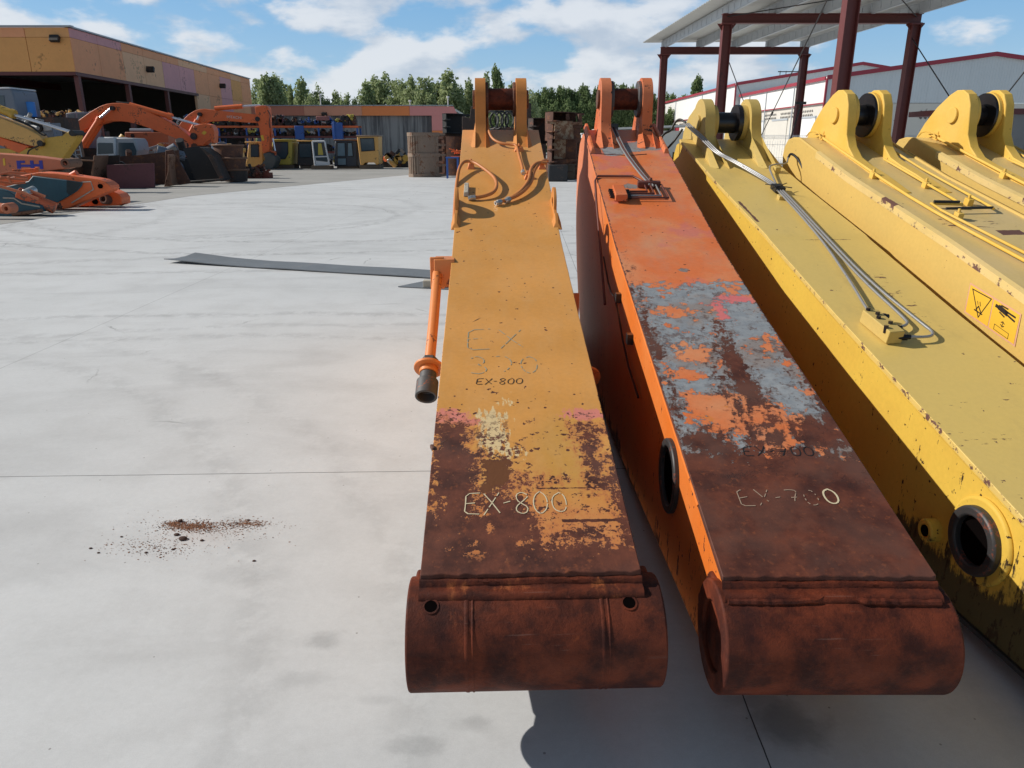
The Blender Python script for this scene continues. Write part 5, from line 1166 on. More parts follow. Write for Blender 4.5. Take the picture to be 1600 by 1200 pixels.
def pile():
    t = thing('excavator_stick', 'orange and teal excavator arm topmost in the pile on the left', 'excavator arm', group='scrap arms piled on the left')
    Y = 19.8
    plate_y([(-30, 282), (20, 276), (60.5, 269), (90, 271), (143, 278.5), (156, 281), (165, 285), (171, 290), (172.5, 295), (169, 299), (162, 302), (130, 315), (105, 326), (88, 327), (70, 318), (-30, 312)], Y, .5, 'body', M['orange'], t)
    plate_y([(-20, 297), (15, 290), (44, 283), (51, 274.5), (102, 281), (129, 285), (127, 291), (121, 298), (105, 308), (89, 317), (60, 306), (20, 302)], Y - .05, .045, 'side_panel', M['teal'], t)
    plate_y([(104, 281.5), (128.5, 285.5), (120, 297.5), (108, 305), (104, 300)], Y - .062, .01, 'side_panel', M['teal_dark'], t, 0)  # darker section at the right end of the teal panel
    m = MB(); q = atY(156, 291, Y - .04); m.cyl(q, q + Vector((0, .58, 0)), .058, 18); m.build('bore_shade', M['bore_black'], t)
    m = MB(); m.tube([atY(*p, Y - .012) for p in ((128, 284.5), (142, 284), (146, 296), (130, 306), (112, 317))], .016, 6); m.build('weld_strip', M['wood'], t)
    m = MB(); q = atY(113, 271, Y + .3); m.cyl(q - Vector((.12, 0, .1)), q + Vector((.12, 0, .02)), .075, 14); m.build('pin_lug', M['orange'], t)
    t = thing('excavator_stick', 'orange arm lying low with a dark rusty boss pointing right in the left pile', 'excavator arm', group='scrap arms piled on the left'); Y = 20.9
    plate_y([(90, 324), (118, 312), (150, 300), (172, 297.5), (185, 303), (190, 309), (190, 319), (184, 321.5), (121, 322.5), (98, 327)], Y - .25, .5, 'body', M['orange'], t)
    a = atY(161, 311, Y - .4); b = atY(190, 314, Y + .25); m = MB(); m.cyl(a, b, .135, 26, hole=.07, depth=.1); m.build('boss', M['rust'], t, bevel=.02)
    for p, r in (((148, 315), .075),): m = MB(); q = atY(*p, Y - .28); m.cyl(q, q + Vector((0, .1, 0)), r, 18); m.build('bore_shade', M['bore_black'], t)
    t = thing('excavator_stick', 'teal arm lying lowest at the front left of the pile', 'excavator arm', group='scrap arms piled on the left'); Y = 18.2
    plate_y([(-40, 290), (0, 295), (14, 299), (27, 308), (45, 315), (65, 321), (67, 331), (40, 334), (27, 337), (0, 341), (-40, 343)], Y, .45, 'body', M['teal'], t)
    m = MB(); m.tube([atY(*p, Y - .02) for p in ((5, 309), (22, 310), (34, 318), (62, 323))], .02, 6); m.build('edge', M['wood'], t)
    m = MB(); m.tube([atY(*p, Y - .03) for p in ((20, 335), (45, 332), (66, 329))], .045, 8); m.build('wear_bar', M['rust_light'], t)
    t = thing('hydraulic_cylinder', 'orange hydraulic cylinder lying across the front of the left pile', 'hydraulic cylinder'); Y = 17.95
    m = MB(); m.cyl(atY(28, 301, Y + .3), atY(86, 326, Y + .5), .135, 22); m.build('barrel', M['orange_dull'], t, bevel=.01)
    m = MB(); q = atY(45, 296, Y + .35); m.cyl(q - Vector((.05, .1, .1)), q + Vector((0, .2, -.02)), .10, 18); m.build('port_block', M['silver'], t, bevel=.01)
    m = MB(); m.tube([atY(*p, Y + .15) for p in ((-20, 285), (0, 291), (35, 301), (60, 311))], .035, 8); m.build('pipe', M['orange_pale'], t)
    m = MB(); m.tube([atY(*p, Y + .35) for p in ((45, 297), (52, 300), (70, 307))], .035, 8); m.build('pipe', M['orange_pale'], t)
    t = thing('cylinder_eye', 'orange cylinder eye end poking in at the left edge of the pile', 'hydraulic cylinder'); Y = 17.5
    m = MB(); m.cyl(atY(-40, 322, Y), atY(8, 326, Y), .12, 20); m.build('barrel', M['orange_pale'], t)
    m = MB(); q = atY(9, 326, Y - .15); m.cyl(q, q + Vector((0, .28, 0)), .12, 24, hole=.045, depth=.12); m.build('eye', M['orange_pale'], t, bevel=.015)
    t = thing('guard_frame', 'orange tubular guard frame lying on top of the left pile', 'guard frame'); Y = 19.2
    for pts in (((-10, 276), (0, 272), (15, 269), (40, 271)), ((-10, 282), (10, 277), (20, 274), (43, 278)), ((0, 276), (15, 279), (44, 281)), ((-10, 284), (0, 284), (20, 287), (40, 285)), ((12, 276), (18, 286))):
        m = MB(); m.tube([atY(*p, Y + .15 * i) for i, p in enumerate(pts)], .028, 8); m.build('rail', M['orange_pale'], t)
for k, (px, py, ex, ey, Yp, r_, mt, lb) in enumerate(((2, 300, 38, 309, 18.7, .05, 'orange_pale', 'thin orange pipe lying across the teal arm'), (60, 326, 96, 322, 19.2, .06, 'rust', 'rusty bar tucked under the orange and teal arm'), (168, 300, 186, 296, 21.3, .035, 'dark', 'short dark rod sticking out right of the pile'), (20, 268, 60, 266, 21.6, .06, 'orange', 'orange pipe between the lettered boom and the pile'), (60, 272, 118, 276, 20.6, .05, 'rust_light', 'brown pipe along the top of the pile'))):
    m = MB(); a = atY(px, py, Yp); b_ = atY(ex, ey, Yp + .3); m.cyl(a, b_, r_, 12); m.cyl(a.lerp(b_, .9), b_, r_ * 1.5, 12); o = m.build('scrap_pipe', M[mt], smooth=40); tag(o, lb, 'pipe')
M['teal_dark'] = simple('darker_teal', (.02, .03, .032), .7, 0, .3, 3); pile()

def make_bucket(name, label, w, s, mat, group=None, teeth=5, ribs=0, inner=None):
    """digging bucket: curved shell, two cheek plates, lip with teeth, hinge ears"""
    t = thing(name, label, 'bucket', group=group)
    prof = [(-.12, .98), (-.26, .80), (-.33, .55), (-.32, .30), (-.22, .10), (-.02, -.01), (.25, -.03), (.55, .02), (.88, .10)]
    prof = [(y * s, z * s) for y, z in prof]; th = .035
    m = MB(); rows = []
    for off in (0, 1):
        rr = []
        for i, (y, z) in enumerate(prof):
            a = prof[max(0, i - 1)]; b = prof[min(len(prof) - 1, i + 1)]; n_ = Vector((b[1] - a[1], -(b[0] - a[0]))).normalized() * th * off
            rr.append([Vector((x, y - n_.x, z - n_.y)) for x in (-w / 2, w / 2)])
        rows.append(rr)
    A = m.grid(rows[0]); B = m.grid(rows[1])
    for a, b in ((A[0], B[0]), (A[-1], B[-1])): m.face([a[0], a[1], b[1], b[0]])
    for k in (0, 1):
        for j in range(len(A) - 1): m.face([A[j][k], A[j + 1][k], B[j + 1][k], B[j][k]])
    m.build('shell', mat, t, smooth=40)
    for sg in (-1, 1):
        m = MB(); x = sg * w / 2; m.prism(prof + [(.62 * s, .55 * s), (.2 * s, .95 * s)], 'x', x - (.03 if sg > 0 else 0), x + (.03 if sg < 0 else 0)); m.build('cheek', mat, t)
        m = MB(); x = sg * w * .18; m.prism([(-.34 * s, .62 * s), (-.30 * s, .95 * s), (-.18 * s, 1.16 * s), (0, 1.22 * s), (.12 * s, 1.1 * s), (.1 * s, .96 * s), (-.1 * s, .96 * s)], 'x', x - .03, x + .03); m.build('ear', mat, t, bevel=.01)
    m = MB(); y, z = prof[-1]; m.box((0, y - .05, z - .01), (w, .16, .06), (.25, 0, 0)); m.build('lip', mat, t)
    for i in range(teeth):
        m = MB(); x = -w / 2 + .08 + (w - .16) * i / max(1, teeth - 1); m.quadbox([(x - .07, y - .05, z - .06), (x + .07, y - .05, z - .06), (x + .045, y + .42, z + .05), (x - .045, y + .42, z + .05), (x - .07, y - .05, z + .07), (x + .07, y - .05, z + .07), (x + .045, y + .42, z + .085), (x - .045, y + .42, z + .085)])
        m.build('tooth', inner or mat, t)
    for i in range(ribs):
        m = MB(); f = i / max(1, ribs - 1); k = 1.2 + f * 3.6; j = int(min(7, k)); y0 = prof[j][0] + (prof[min(8, j + 1)][0] - prof[j][0]) * (k - j); z0 = prof[j][1] + (prof[min(8, j + 1)][1] - prof[j][1]) * (k - j)
        nrm = Vector((y0 - .15 * s, z0 - .55 * s)).normalized(); m.box((0, y0 + nrm.x * .02, z0 + nrm.y * .02), (w, .07, .07), (math.atan2(nrm.y, nrm.x), 0, 0)); m.build('wear_strip', inner or mat, t)
    if ribs:
        for xx in (-w / 2 + .08, 0, w / 2 - .08):
            m = MB(); rows = [[Vector((xx + d_, y0 + (y0 - .15 * s) * .12, z0 + (z0 - .5 * s) * .10)) for d_ in (-.09, .09)] for y0, z0 in prof[1:]]; m.grid(rows); m.build('wear_band', inner or mat, t)
    return t
M['bucket_worn'] = simple('worn_brown_steel', (.235, .17, .125), .75, 0, .35, 2.5, .3, (.16, .07, .035), bump=.2)
M['bucket_slat'] = simple('pale_worn_steel', (.36, .27, .20), .75, 0, .35, 3.5, .3, (.22, .09, .04), bump=.2)
M['bucket_dark'] = simple('dark_brown_steel', (.05, .034, .028), .75, 0, .45, 2.0, .35, (.13, .05, .03))
M['bucket_black'] = simple('black_bucket_paint', (.018, .018, .02), .6, 0, .4, 2.0, .15, (.07, .04, .03))
M['bucket_pale'] = simple('whitewashed_steel', (.36, .27, .18), .8, 0, .4, 4.0, .65, (.18, .08, .04))
def perm(kind):
    return {'side': Matrix(((0, 1, 0), (0, 0, 1), (1, 0, 0))),          # width upright, teeth to the right, shell towards the camera
            'side_l': Matrix(((0, -1, 0), (0, 0, 1), (-1, 0, 0))),
            'side_open': Matrix(((0, 1, 0), (0, 0, -1), (-1, 0, 0))),
            'side_open_l': Matrix(((0, -1, 0), (0, 0, -1), (1, 0, 0)))}[kind].to_4x4()
def set_side(t, kind, px, py, Y, hgt, rz=0, lift=0):
    p = atY(px, py, Y); t.matrix_world = Matrix.Translation((p.x, Y, hgt / 2 + lift)) @ Euler((0, 0, rz)).to_matrix().to_4x4() @ perm(kind)
b = make_bucket('digger_bucket', 'upright brown bucket with vertical slats and teeth pointing right, left of the ochre arm', 2.15, 1.15, M['bucket_worn'], teeth=5, ribs=8, inner=M['bucket_worn']); set_side(b, 'side', 654, 240, 39.0, 2.15, .30)
b = make_bucket('digger_bucket', 'upright rusty bucket with its back to us right behind the slatted bucket', 2.0, 1.0, M['rust'], teeth=4); set_side(b, 'side_l', 716, 240, 40.6, 2.0, -.2)
b = make_bucket('digger_bucket', 'black bucket standing on top of the slatted brown bucket stack', 1.0, .95, M['bucket_black'], teeth=3); set_side(b, 'side_open', 700, 190, 42.5, 1.0, .1, 2.15)
o = MB(); 
q = atY(702, 207, 42.5); o.box((q.x, 43.0, 1.08), (2.2, 1.6, 2.14)); o = o.build('scrap_container', M['bucket_dark'], bevel=.04); tag(o, 'dark scrap steel container under the black bucket', 'container')
q = gnd(707, 279); t = thing('stand', 'small bright blue steel stand beside the brown buckets', 'stand', (q.x, q.y, 0))
for x in (-.26, .26):
    for y in (0, .45): m = MB(); m.box((x, y, .48), (.06, .06, .96)); m.build('leg', M['blue'], t)
m = MB(); m.box((0, .22, .98), (.62, .55, .06)); m.build('top', M['blue'], t)
q = atY(712, 237, 38.4); t = thing('lattice_scrap', 'bright orange bent steel frame on top of the blue stand', 'scrap', (0, 0, 0))
for k in range(7):
    a = atY(702 + k * 3, 232 + (k * 5) % 9, 38.3 + .1 * k); b_ = atY(722 - k * 2, 240 - (k * 4) % 8, 38.5); m = MB(); m.cyl(a, b_, .03, 8); m.build('bar', M['orange'], t)
m = MB(); m.box((q.x, 38.55, 1.02), (.5, .3, .04)); m.build('foot', M['orange'], t)
# heap to the right of the ochre arm
specs = [('rusty dark bucket standing high at the back of the heap between the orange arms', 1.3, 1.25, 'rust', 'side_open', 862, 37.8, 1.75, .1), ('dark rusty bucket below the highest one in the heap between the orange arms', 1.5, 1.1, 'rust', 'side_open', 868, 36.8, .35, -.1),
         ('bucket with a whitewashed cheek standing upright at the right of the heap', 2.1, 1.0, 'bucket_pale', 'side_l', 892, 36.9, .55, .55), ('dark bucket seen above the plate of the ochre arm, right of its pin lugs', 1.2, 1.1, 'bucket_dark', 'side_open', 836, 38.5, 1.6, 0), ('rusty bucket lying mouth down in the middle of the heap beside the orange arm', .9, 1.1, 'rust', 'side', 862, 36.4, .05, 0)]
for lb, w_, s_, mt, kd, px, Y, lift, rz in specs:
    b = make_bucket('digger_bucket', lb, w_, s_, M[mt], teeth=3); set_side(b, kd, px, 240, Y, w_, rz, lift)
t = thing('quick_coupler', 'rusty excavator quick coupler frame standing on the right side of the heap', 'scrap')
plate_y([(884, 178), (889, 177), (891, 192), (904, 192), (904, 178), (909, 178), (910, 196), (908, 200), (884, 200)], 37.0, .8, 'frame', M['rust'], t)
plate_y([(880, 191), (910, 190), (910, 195), (880, 196)], 36.9, .95, 'cross_plate', M['rust_light'], t)
plate_y([(887, 196), (907, 196), (906, 279), (888, 281)], 37.1, .5, 'leg', M['rust'], t)
q = gnd(872, 284); m = MB(); m.box((q.x, q.y + .45, .36), (.85, .8, .72)); o = m.build('plastic_crate', M['bucket_black'], bevel=.03); tag(o, 'black box on the ground in front of the heap between the orange arms', 'box')
q = gnd(892, 281); m = MB(); m.box((q.x, q.y + .45, .33), (.40, .7, .62)); m.box((q.x, q.y + .4, .68), (.5, .8, .06)); o = m.build('pallet_box', M['wood_dark'], bevel=.01); tag(o, 'dark timber box on the ground right of the black box', 'box')
t = thing('hose_bundle', 'coiled black hoses and steel parts seen between the lugs of the ochre arm', 'hoses')
for k, px in enumerate((768, 776, 784, 793, 799)):
    Y = 39 + k * .3; c = atY(px, 188, Y); m = MB(); m.tube([c + Vector((.32 * math.cos(a), .1 * math.sin(2 * a), .42 * math.sin(a))) for a in [i * .42 for i in range(16)]], .05, 8); m.build('coil', M['black'] if k % 3 else M['bucket_grey'], t)
q = atY(784, 210, 39.5); m = MB(); m.box((q.x, 40.0, 1.2), (2.4, 1.2, 2.4)); m.build('stillage', M['bucket_dark'], t)
t = thing('scrap_stack', 'dark rusty scrap stack left of the lugs of the ochre arm', 'scrap'); 
plate_y([(722, 182), (734, 184), (736, 166), (744, 166), (744, 215), (722, 215)], 40, .6, 'plate', M['bucket_dark'], t); plate_y([(722, 215), (748, 215), (748, 276), (722, 276)], 40, .8, 'base', M['bucket_dark'], t)
plate_y([(812, 152), (822, 154), (826, 160), (830, 162), (830, 200), (812, 200)], 39.6, .5, 'plate', M['bucket_dark'], thing('scrap_plate', 'dark notched steel plate standing behind the right lug of the ochre arm', 'scrap')); 
q = atY(820, 230, 39.6); m = MB(); m.box((q.x, 40.4, 1.1), (2.2, 1.0, 2.2)); o = m.build('steel_bin', M['bucket_dark'], bevel=.03); tag(o, 'dark steel bin under the notched plate behind the ochre arm', 'bin')

# ---- loader buckets and plates on the left
t = thing('steel_plate', 'flat maroon steel plate standing on edge in front of the rusty loader buckets', 'steel plate'); plate_y([(166, 257.5), (240, 255), (241.5, 293), (168.5, 296)], 29.5, .08, 'plate', M['maroon'], t, .01)
m = MB(); q = atY(180, 295, 29.8); 
for px in (178, 230): q = atY(px, 294, 29.9); m.box((q.x, 29.95, .3), (.08, .7, .6))
m.build('prop', M['rust'], t)
def loader_bucket(label, Yc, top, side, mat, mat_in):
    t = thing('loader_bucket', label, 'bucket')
    m = MB(); p = outl(Yc, top); 
    m.prism(p, 'y', Yc + 1.0, Yc + 1.06); m.build('back_plate', mat_in, t)
    for s_ in side: plate_y(s_, Yc, 1.0, 'cheek', mat, t)
    return t
t = loader_bucket('dark open loader bucket between the lettered boom and the maroon plate', 29.2, [(104, 246), (165, 243), (166, 294), (106, 292)], [[(146, 243), (149, 243), (143, 292), (139, 294)], [(103, 248), (106, 247), (108, 293), (104, 293)]], M['rust_light'], M['bucket_dark'])
plate_y([(104, 245), (120, 249), (147, 250.5), (147, 252.5), (118, 251), (104, 248)], 29.15, .15, 'lip', M['rust_light'], t)
t = loader_bucket('wide brown loader bucket standing behind the maroon plate', 31.0, [(150, 246), (200, 243), (262, 235), (266, 290), (150, 292)], [], M['rust'], M['rust'])
plate_y([(258, 235), (270, 233.5), (297, 283), (297, 287), (258, 291)], 30.9, .07, 'cheek', M['rust'], t)
plate_y([(262, 241), (266, 243), (265, 262), (269, 287), (273, 289), (256, 292), (262, 268)], 30.4, .6, 'edge', M['rust_light'], t)
t = loader_bucket('large black loader bucket with its hollow side facing us', 33.0, [(270, 232), (290, 229), (312, 230), (328, 240), (338, 258), (347, 282), (292, 286), (280, 255)], [], M['bucket_dark'], M['bucket_black'])
plate_y([(312, 229.5), (316, 231), (332, 243), (350, 281), (345, 284), (326, 246)], 32.95, .9, 'cheek', M['bucket_dark'], t)
plate_y([(292, 283), (348, 279), (352, 282), (294, 288)], 32.9, .5, 'lip', M['dark'], t)
def shell_bucket(label, px0, px1, py0, py1, Y, mat, grp='curved bucket shells stacked by the black bucket'):
    t = thing('bucket_shell', label, 'bucket', group=grp)
    a = atY(px0, py1, Y); b = atY(px1, py0, Y); cx = (a.x + b.x) / 2; r = (b.x - a.x) / 2; m = MB(); rows = []
    for th in (0, .04):
        rr = []
        for i in range(17):
            an = R(180 + 180 * i / 16); rr.append([Vector((cx + (r - th + k * .08) * math.cos(an), Y + .9 + (r - th) * .9 * math.sin(an), z)) for k, z in ((0, a.z), (1, b.z))])
        rows.append(rr)
    A = m.grid(rows[0]); B = m.grid(rows[1])
    for k in (0, 1):
        for j in range(16): m.face([A[j][k], A[j + 1][k], B[j + 1][k], B[j][k]])
    for e in (0, -1): m.face([A[e][0], A[e][1], B[e][1], B[e][0]])
    m.build('shell', mat, t, smooth=50)
    m = MB()
    for i in range(17):
        an = R(180 + 180 * i / 16); rows
    m.tube([Vector((cx + (r + .10) * math.cos(R(180 + 11.25 * i)), Y + .9 + (r + .03) * .9 * math.sin(R(180 + 11.25 * i)), b.z)) for i in range(17)], .045, 6); m.build('rim', M['rust_light'], t)
    m = MB(); m.cyl((cx, Y + .9, a.z + .02), (cx, Y + .9, a.z + .06), r * .85, 24); m.build('floor', mat, t)
    return t
shell_bucket('rusty curved bucket shell, topmost of the stack beside the black loader bucket', 326, 366, 227, 246, 33.6, M['rust'])
shell_bucket('rusty curved bucket shell, middle of the stack beside the black loader bucket', 331, 371, 247.5, 265, 33.6, M['rust'])
shell_bucket('dark curved bucket shell, lowest of the stack beside the black loader bucket', 340, 374, 266, 284.5, 33.6, M['bucket_dark'])

def lump(rnd, c, sx, sy, sz, mats, par, name='machine_part', label=None, group=None, cat='machine part'):
    """one greasy machine part: housing, shafts, flanges and brackets joined together"""
    m = MB()
    def bx(cc, s_, r_): m.mi = rnd.randrange(len(mats)); m.box(cc, s_, r_)
    z0 = c[2]
    m.mi = 0; m.box((c[0], c[1], z0 + sz * .3), (sx * .8, sy * .7, sz * .6), (0, 0, rnd.uniform(-.3, .3)))
    for _ in range(rnd.randint(4, 7)):
        px = c[0] + rnd.uniform(-.4, .4) * sx; pz = z0 + rnd.uniform(.25, .85) * sz; py = c[1] - sy * rnd.uniform(.2, .5)
        if rnd.random() < .5:
            m.mi = rnd.randrange(len(mats)); a = Vector((px, py, pz)); d = Vector((rnd.uniform(-1, 1), rnd.uniform(-.6, .3), rnd.uniform(-.7, .7))).normalized() * rnd.uniform(.15, .45) * sx; m.cyl(a - d, a + d, rnd.uniform(.05, .13) * sz + .02, 12)
        else: bx((px, py, pz), (rnd.uniform(.1, .35) * sx, rnd.uniform(.1, .3) * sy, rnd.uniform(.12, .35) * sz), (rnd.uniform(-.5, .5), rnd.uniform(-.8, .8), 0))
    for _ in range(2):
        m.mi = rnd.randrange(len(mats)); a = Vector((c[0] + rnd.uniform(-.4, .4) * sx, c[1] - sy * .45, z0 + rnd.uniform(.3, .7) * sz)); m.cyl(a, a + Vector((0, .12, 0)), rnd.uniform(.15, .28) * sz, 16)
    o = m.build(name, mats, par, bevel=.012, seg=1)
    if not par: tag(o, label, cat, group)
    return o
M['fence_post_blue'] = M['blue']
def rack():
    Y = 61.0; rnd = random.Random(11)
    t = thing('storage_rack', 'long storage rack with orange red beams and blue uprights before the rear wall', 'storage rack')
    xs = [255, 300, 345, 388, 432, 464, 500, 526, 560]
    zt = atY(500, 198, Y).z; zm = atY(500, 214, Y).z; zl = atY(500, 238, Y).z
    for i, px in enumerate(xs):
        a = atY(px, 230, Y).x
        for dy in (0, 1.2): m = MB(); m.box((a, Y + dy, (zt - .1) / 2), (.12, .1, zt - .1)); m.build('upright', M['blue'], t)
        m = MB(); m.cyl((a, Y + .05, .5), (a, Y + 1.15, 1.5), .025, 6); m.cyl((a, Y + 1.15, 1.5), (a, Y + .05, 2.6), .025, 6); m.build('brace', M['blue'], t)
    for z, mt in ((zt, 'orange'), (zm, 'red_steel'), (zl, 'red_steel')):
        x0, x1 = atY(255, 200, Y).x, atY(560, 200, Y).x
        for dy in (-.05, 1.2): m = MB(); m.box(((x0 + x1) / 2, Y + dy, z), (x1 - x0, .08, .15)); m.build('beam', M[mt], t)
        m = MB(); m.box(((x0 + x1) / 2, Y + .6, z - .04), (x1 - x0 - .1, 1.15, .04)); m.build('shelf', M['wood_dark'], t)
    m = MB(); a = atY(528, 205, Y - .4); m.box((a.x, Y - .45, a.z), (.75, .5, 1.25)); m.box((a.x - .2, Y - .5, a.z), (.12, .55, 1.4)); m.build('container', M['blue'], t, bevel=.03)
    m = MB(); a = atY(467, 205, Y - .3); m.box((a.x, Y - .15, a.z - .1), (.7, .15, 1.0)); m.build('container', M['blue'], t, bevel=.03)
    pal = [[M['dark'], M['rust'], M['bucket_black']], [M['bucket_dark'], M['rust_light'], M['steel']], [M['dark'], M['olive'], M['rust']], [M['bucket_black'], M['blue'], M['grey_cab']], [M['rust'], M['maroon'], M['dark']]]
    for z, lv, hmax, n in ((zt + .08, 'top', .95, 26), (zm + .08, 'middle', .62, 24), (zl + .08, 'lower', .8, 22), (.01, 'lowest', .75, 14)):
        x0, x1 = atY(262, 200, Y).x, atY(556, 200, Y).x
        for i in range(n):
            c = (x0 + (x1 - x0) * (i + .5) / n, Y + .55 + rnd.uniform(-.1, .1), z)
            if lv == 'lowest': c = (c[0], c[1], .005)
            lump(rnd, c, (x1 - x0) / n * rnd.uniform(.8, 1.05), .9, hmax * rnd.uniform(.55, 1.0), pal[rnd.randrange(5)], None, 'machine_part', 'greasy used machine part lying on the %s level of the long storage rack' % lv, 'machine parts on the %s level of the storage rack' % lv)
    # bright pinkish hood on the top shelf
    a = atY(504, 185, Y - .1); m = MB(); m.box((a.x, Y + .3, zt + .62), (1.05, .7, .30)); o = m.build('machine_hood', M['pinkish'], bevel=.04); tag(o, 'dull pink machine hood lying on the top level of the storage rack', 'machine hood')
M['pinkish'] = simple('dull_pink_paint', (.27, .10, .09), .5, 0, .2, 2)
rack()
def more_rack():
    rnd = random.Random(5); Y = 47.5
    t = thing('storage_rack', 'low red storage rack with machine parts inside the open warehouse', 'storage rack')
    x0, x1 = atY(62, 200, Y).x, atY(160, 200, Y).x; z0 = atY(100, 188, Y).z
    m = MB(); m.box(((x0 + x1) / 2, Y + .5, z0), (x1 - x0, 1.1, .1)); m.build('shelf', M['red_steel'], t)
    m = MB(); m.box(((x0 + x1) / 2, Y + .5, z0 - 1.1), (x1 - x0, 1.1, .1)); m.build('shelf', M['red_steel'], t)
    for k in range(5): m = MB(); m.box((x0 + (x1 - x0) * k / 4, Y, (z0 + .3) / 2), (.1, .1, z0 + .3)); m.build('upright', M['red_steel'], t)
    for i in range(9):
        c = (x0 + (x1 - x0) * (i + .5) / 9, Y + .5, z0 + .055)
        lump(rnd, c, .5, .8, .55, [M['rust'], M['yellow_ochre'], M['dark']], None, 'machine_part', 'used machine part on the low red rack inside the warehouse', 'machine parts on the low red rack')
    for i in range(9):
        c = (x0 + (x1 - x0) * (i + .5) / 9, Y + .5, z0 - 1.04)
        lump(rnd, c, .5, .8, .7, [M['dark'], M['blue'], M['grey_cab']], None, 'machine_part', 'dark machine part on the lower shelf of the low red rack', 'dark parts on the low red rack')
    # tilted grey cab and blue drum at the far left
    t = thing('excavator_cab', 'large grey blue cab rising behind the yellow boom at the left edge', 'cab'); Yc = 33.5
    plate_y([(-40, 138), (0, 139), (15, 137.5), (19, 141), (22, 152), (26, 172), (30, 200), (30, 240), (-40, 240)], Yc, 1.7, 'body', M['grey_cab'], t, .05)
    plate_y([(-40, 137), (14, 136), (17, 138.5), (-40, 140)], Yc - .05, 1.8, 'roof', M['white'], t, .02)
    plate_y([(-30, 150), (6, 149), (9, 178), (-30, 182)], Yc - .02, .02, 'window', M['glass'], t, 0)
    q = atY(34, 170, 34); m = MB(); m.cyl((q.x, 34.5, q.z - .32), (q.x, 34.5, q.z + .30), .27, 20); o = m.build('drum', M['blue_bright'], bevel=.02); tag(o, 'bright blue plastic drum standing high behind the yellow boom', 'drum')
    m = MB(); m.box((q.x + .4, 34.8, (q.z - .33) / 2), (2.4, 1.2, q.z - .34)); o = m.build('steel_bench', M['bucket_dark'], bevel=.03); tag(o, 'dark steel bench carrying the bright blue drum', 'bench')
    t = thing('diesel_engine', 'grey blue diesel engine block resting behind the chrome rod of the yellow boom', 'engine')
    q = atY(44, 200, 30); lump(rnd, (q.x, 30.5, q.z - .35), 2.0, .9, .9, [M['grey_cab'], M['dark'], M['steel']], t, 'engine_block'); m = MB(); m.box((q.x, 30.6, (q.z - .36) / 2), (2.2, 1.0, q.z - .36)); m.build('stand', M['bucket_dark'], t)
M['blue_bright'] = simple('bright_blue_plastic', (.03, .22, .62), .4, 0, .05)
more_rack()

M['cab_navy'] = simple('navy_cab_paint', (.022, .03, .045), .5, 0, .2, 2, .15, (.06, .06, .06))
# ---- stripped cabs in a row
def cab(name, label, Y, px0, px1, py0, py1, mat, wins, roof=None, depth=1.5, glass='glass', shape=None):
    t = thing(name, label, 'cab', group=None)
    out = shape or [(px0, py1), (px0 + 1, py0 + 4), (px0 + 3, py0 + 1), (px1 - 3, py0 + 1), (px1, py0 + 4), (px1, py1)]
    body = plate_y(out, Y, depth, 'body', mat, t, .05)
    for w_ in wins:
        g = plate_y(w_, Y - .02, .03, 'window', M[glass], t, 0)
        P = [Vector((x, Y - .025, z)) for x, z in outl(Y, w_)]; m = MB(); m.tube(P + [P[0]], .03, 6); m.build('window_seal', M['black'], t)
    m = MB(); a = outl(Y, [(px0 + 1, py0 + .3), (px1 - 1, py0 + .3)]); m.box(((a[0][0] + a[1][0]) / 2, Y + depth / 2, a[0][1]), (a[1][0] - a[0][0] + .1, depth + .12, .09)); m.build('roof', roof or mat, t, bevel=.03)
    m = MB(); z = outl(Y, [(px0, py1)])[0][1]
    m.box(((a[0][0] + a[1][0]) / 2, Y + depth / 2, max(.04, z / 2)), (a[1][0] - a[0][0], depth * .9, max(.07, z - .004))); m.build('pallet', M['wood_dark'], t)
    return t
cab('excavator_cab', 'ochre cab with one side window left of the hanging orange stick', 50.8, 383, 409, 222, 260.5, M['yellow_ochre'], [[(392.5, 226), (404, 226), (405, 245), (392.5, 245)]], shape=[(383, 260.5), (386, 244), (388, 222), (409, 222.5), (411, 260.5)])
cab('excavator_cab', 'olive yellow cab with a large chamfered front window, second cab of the row', 51.5, 424, 456, 218.5, 257.5, M['olive'], [[(427, 222), (450, 222), (450, 240), (446, 248), (427, 249)]], M['olive'])
cab('excavator_cab', 'stripped black cab frame with a pale roof edge between olive cab and white door', 51.6, 464, 491, 220, 259, M['bucket_black'], [[(467, 224), (486, 224), (487, 246), (468, 246)]], M['yellow_ochre'])
t = thing('cab_door', 'white glazed cab door standing upright among the cabs', 'door'); Y = 50.6
W = [[(488, 221), (507, 220.5), (514.5, 257), (492, 258)], [(490.5, 223.5), (506, 223), (511, 243), (492, 243.5)]]
o_ = outl(Y, W[0]); i_ = outl(Y, W[1])
for a, b in zip(o_, o_[1:] + o_[:1]):
    m = MB(); A = Vector((a[0], Y, a[1])); B = Vector((b[0], Y, b[1])); m.cyl(A, B, .055, 8); m.build('frame', M['white'], t)
plate_y([(492, 244), (511.5, 243.5), (513.5, 256), (493.5, 257)], Y, .06, 'panel', M['white'], t); plate_y([(493, 246), (511, 245.5), (512, 253), (494, 251)], Y - .01, .01, 'glass', M['glass'], t, 0); plate_y([(497, 224), (502, 224), (505, 242), (497, 242)], Y + .02, .02, 'curtain', M['olive'], t, 0)
plate_y([(490.5, 223.5), (506, 223), (511, 243), (492, 243.5)], Y + .05, .01, 'glass', M['glass'], t, 0)
m = MB(); q = atY(502, 258, Y); m.box((q.x, Y + .3, .12), (1.3, .8, .22)); m.build('foot', M['wood_dark'], t)
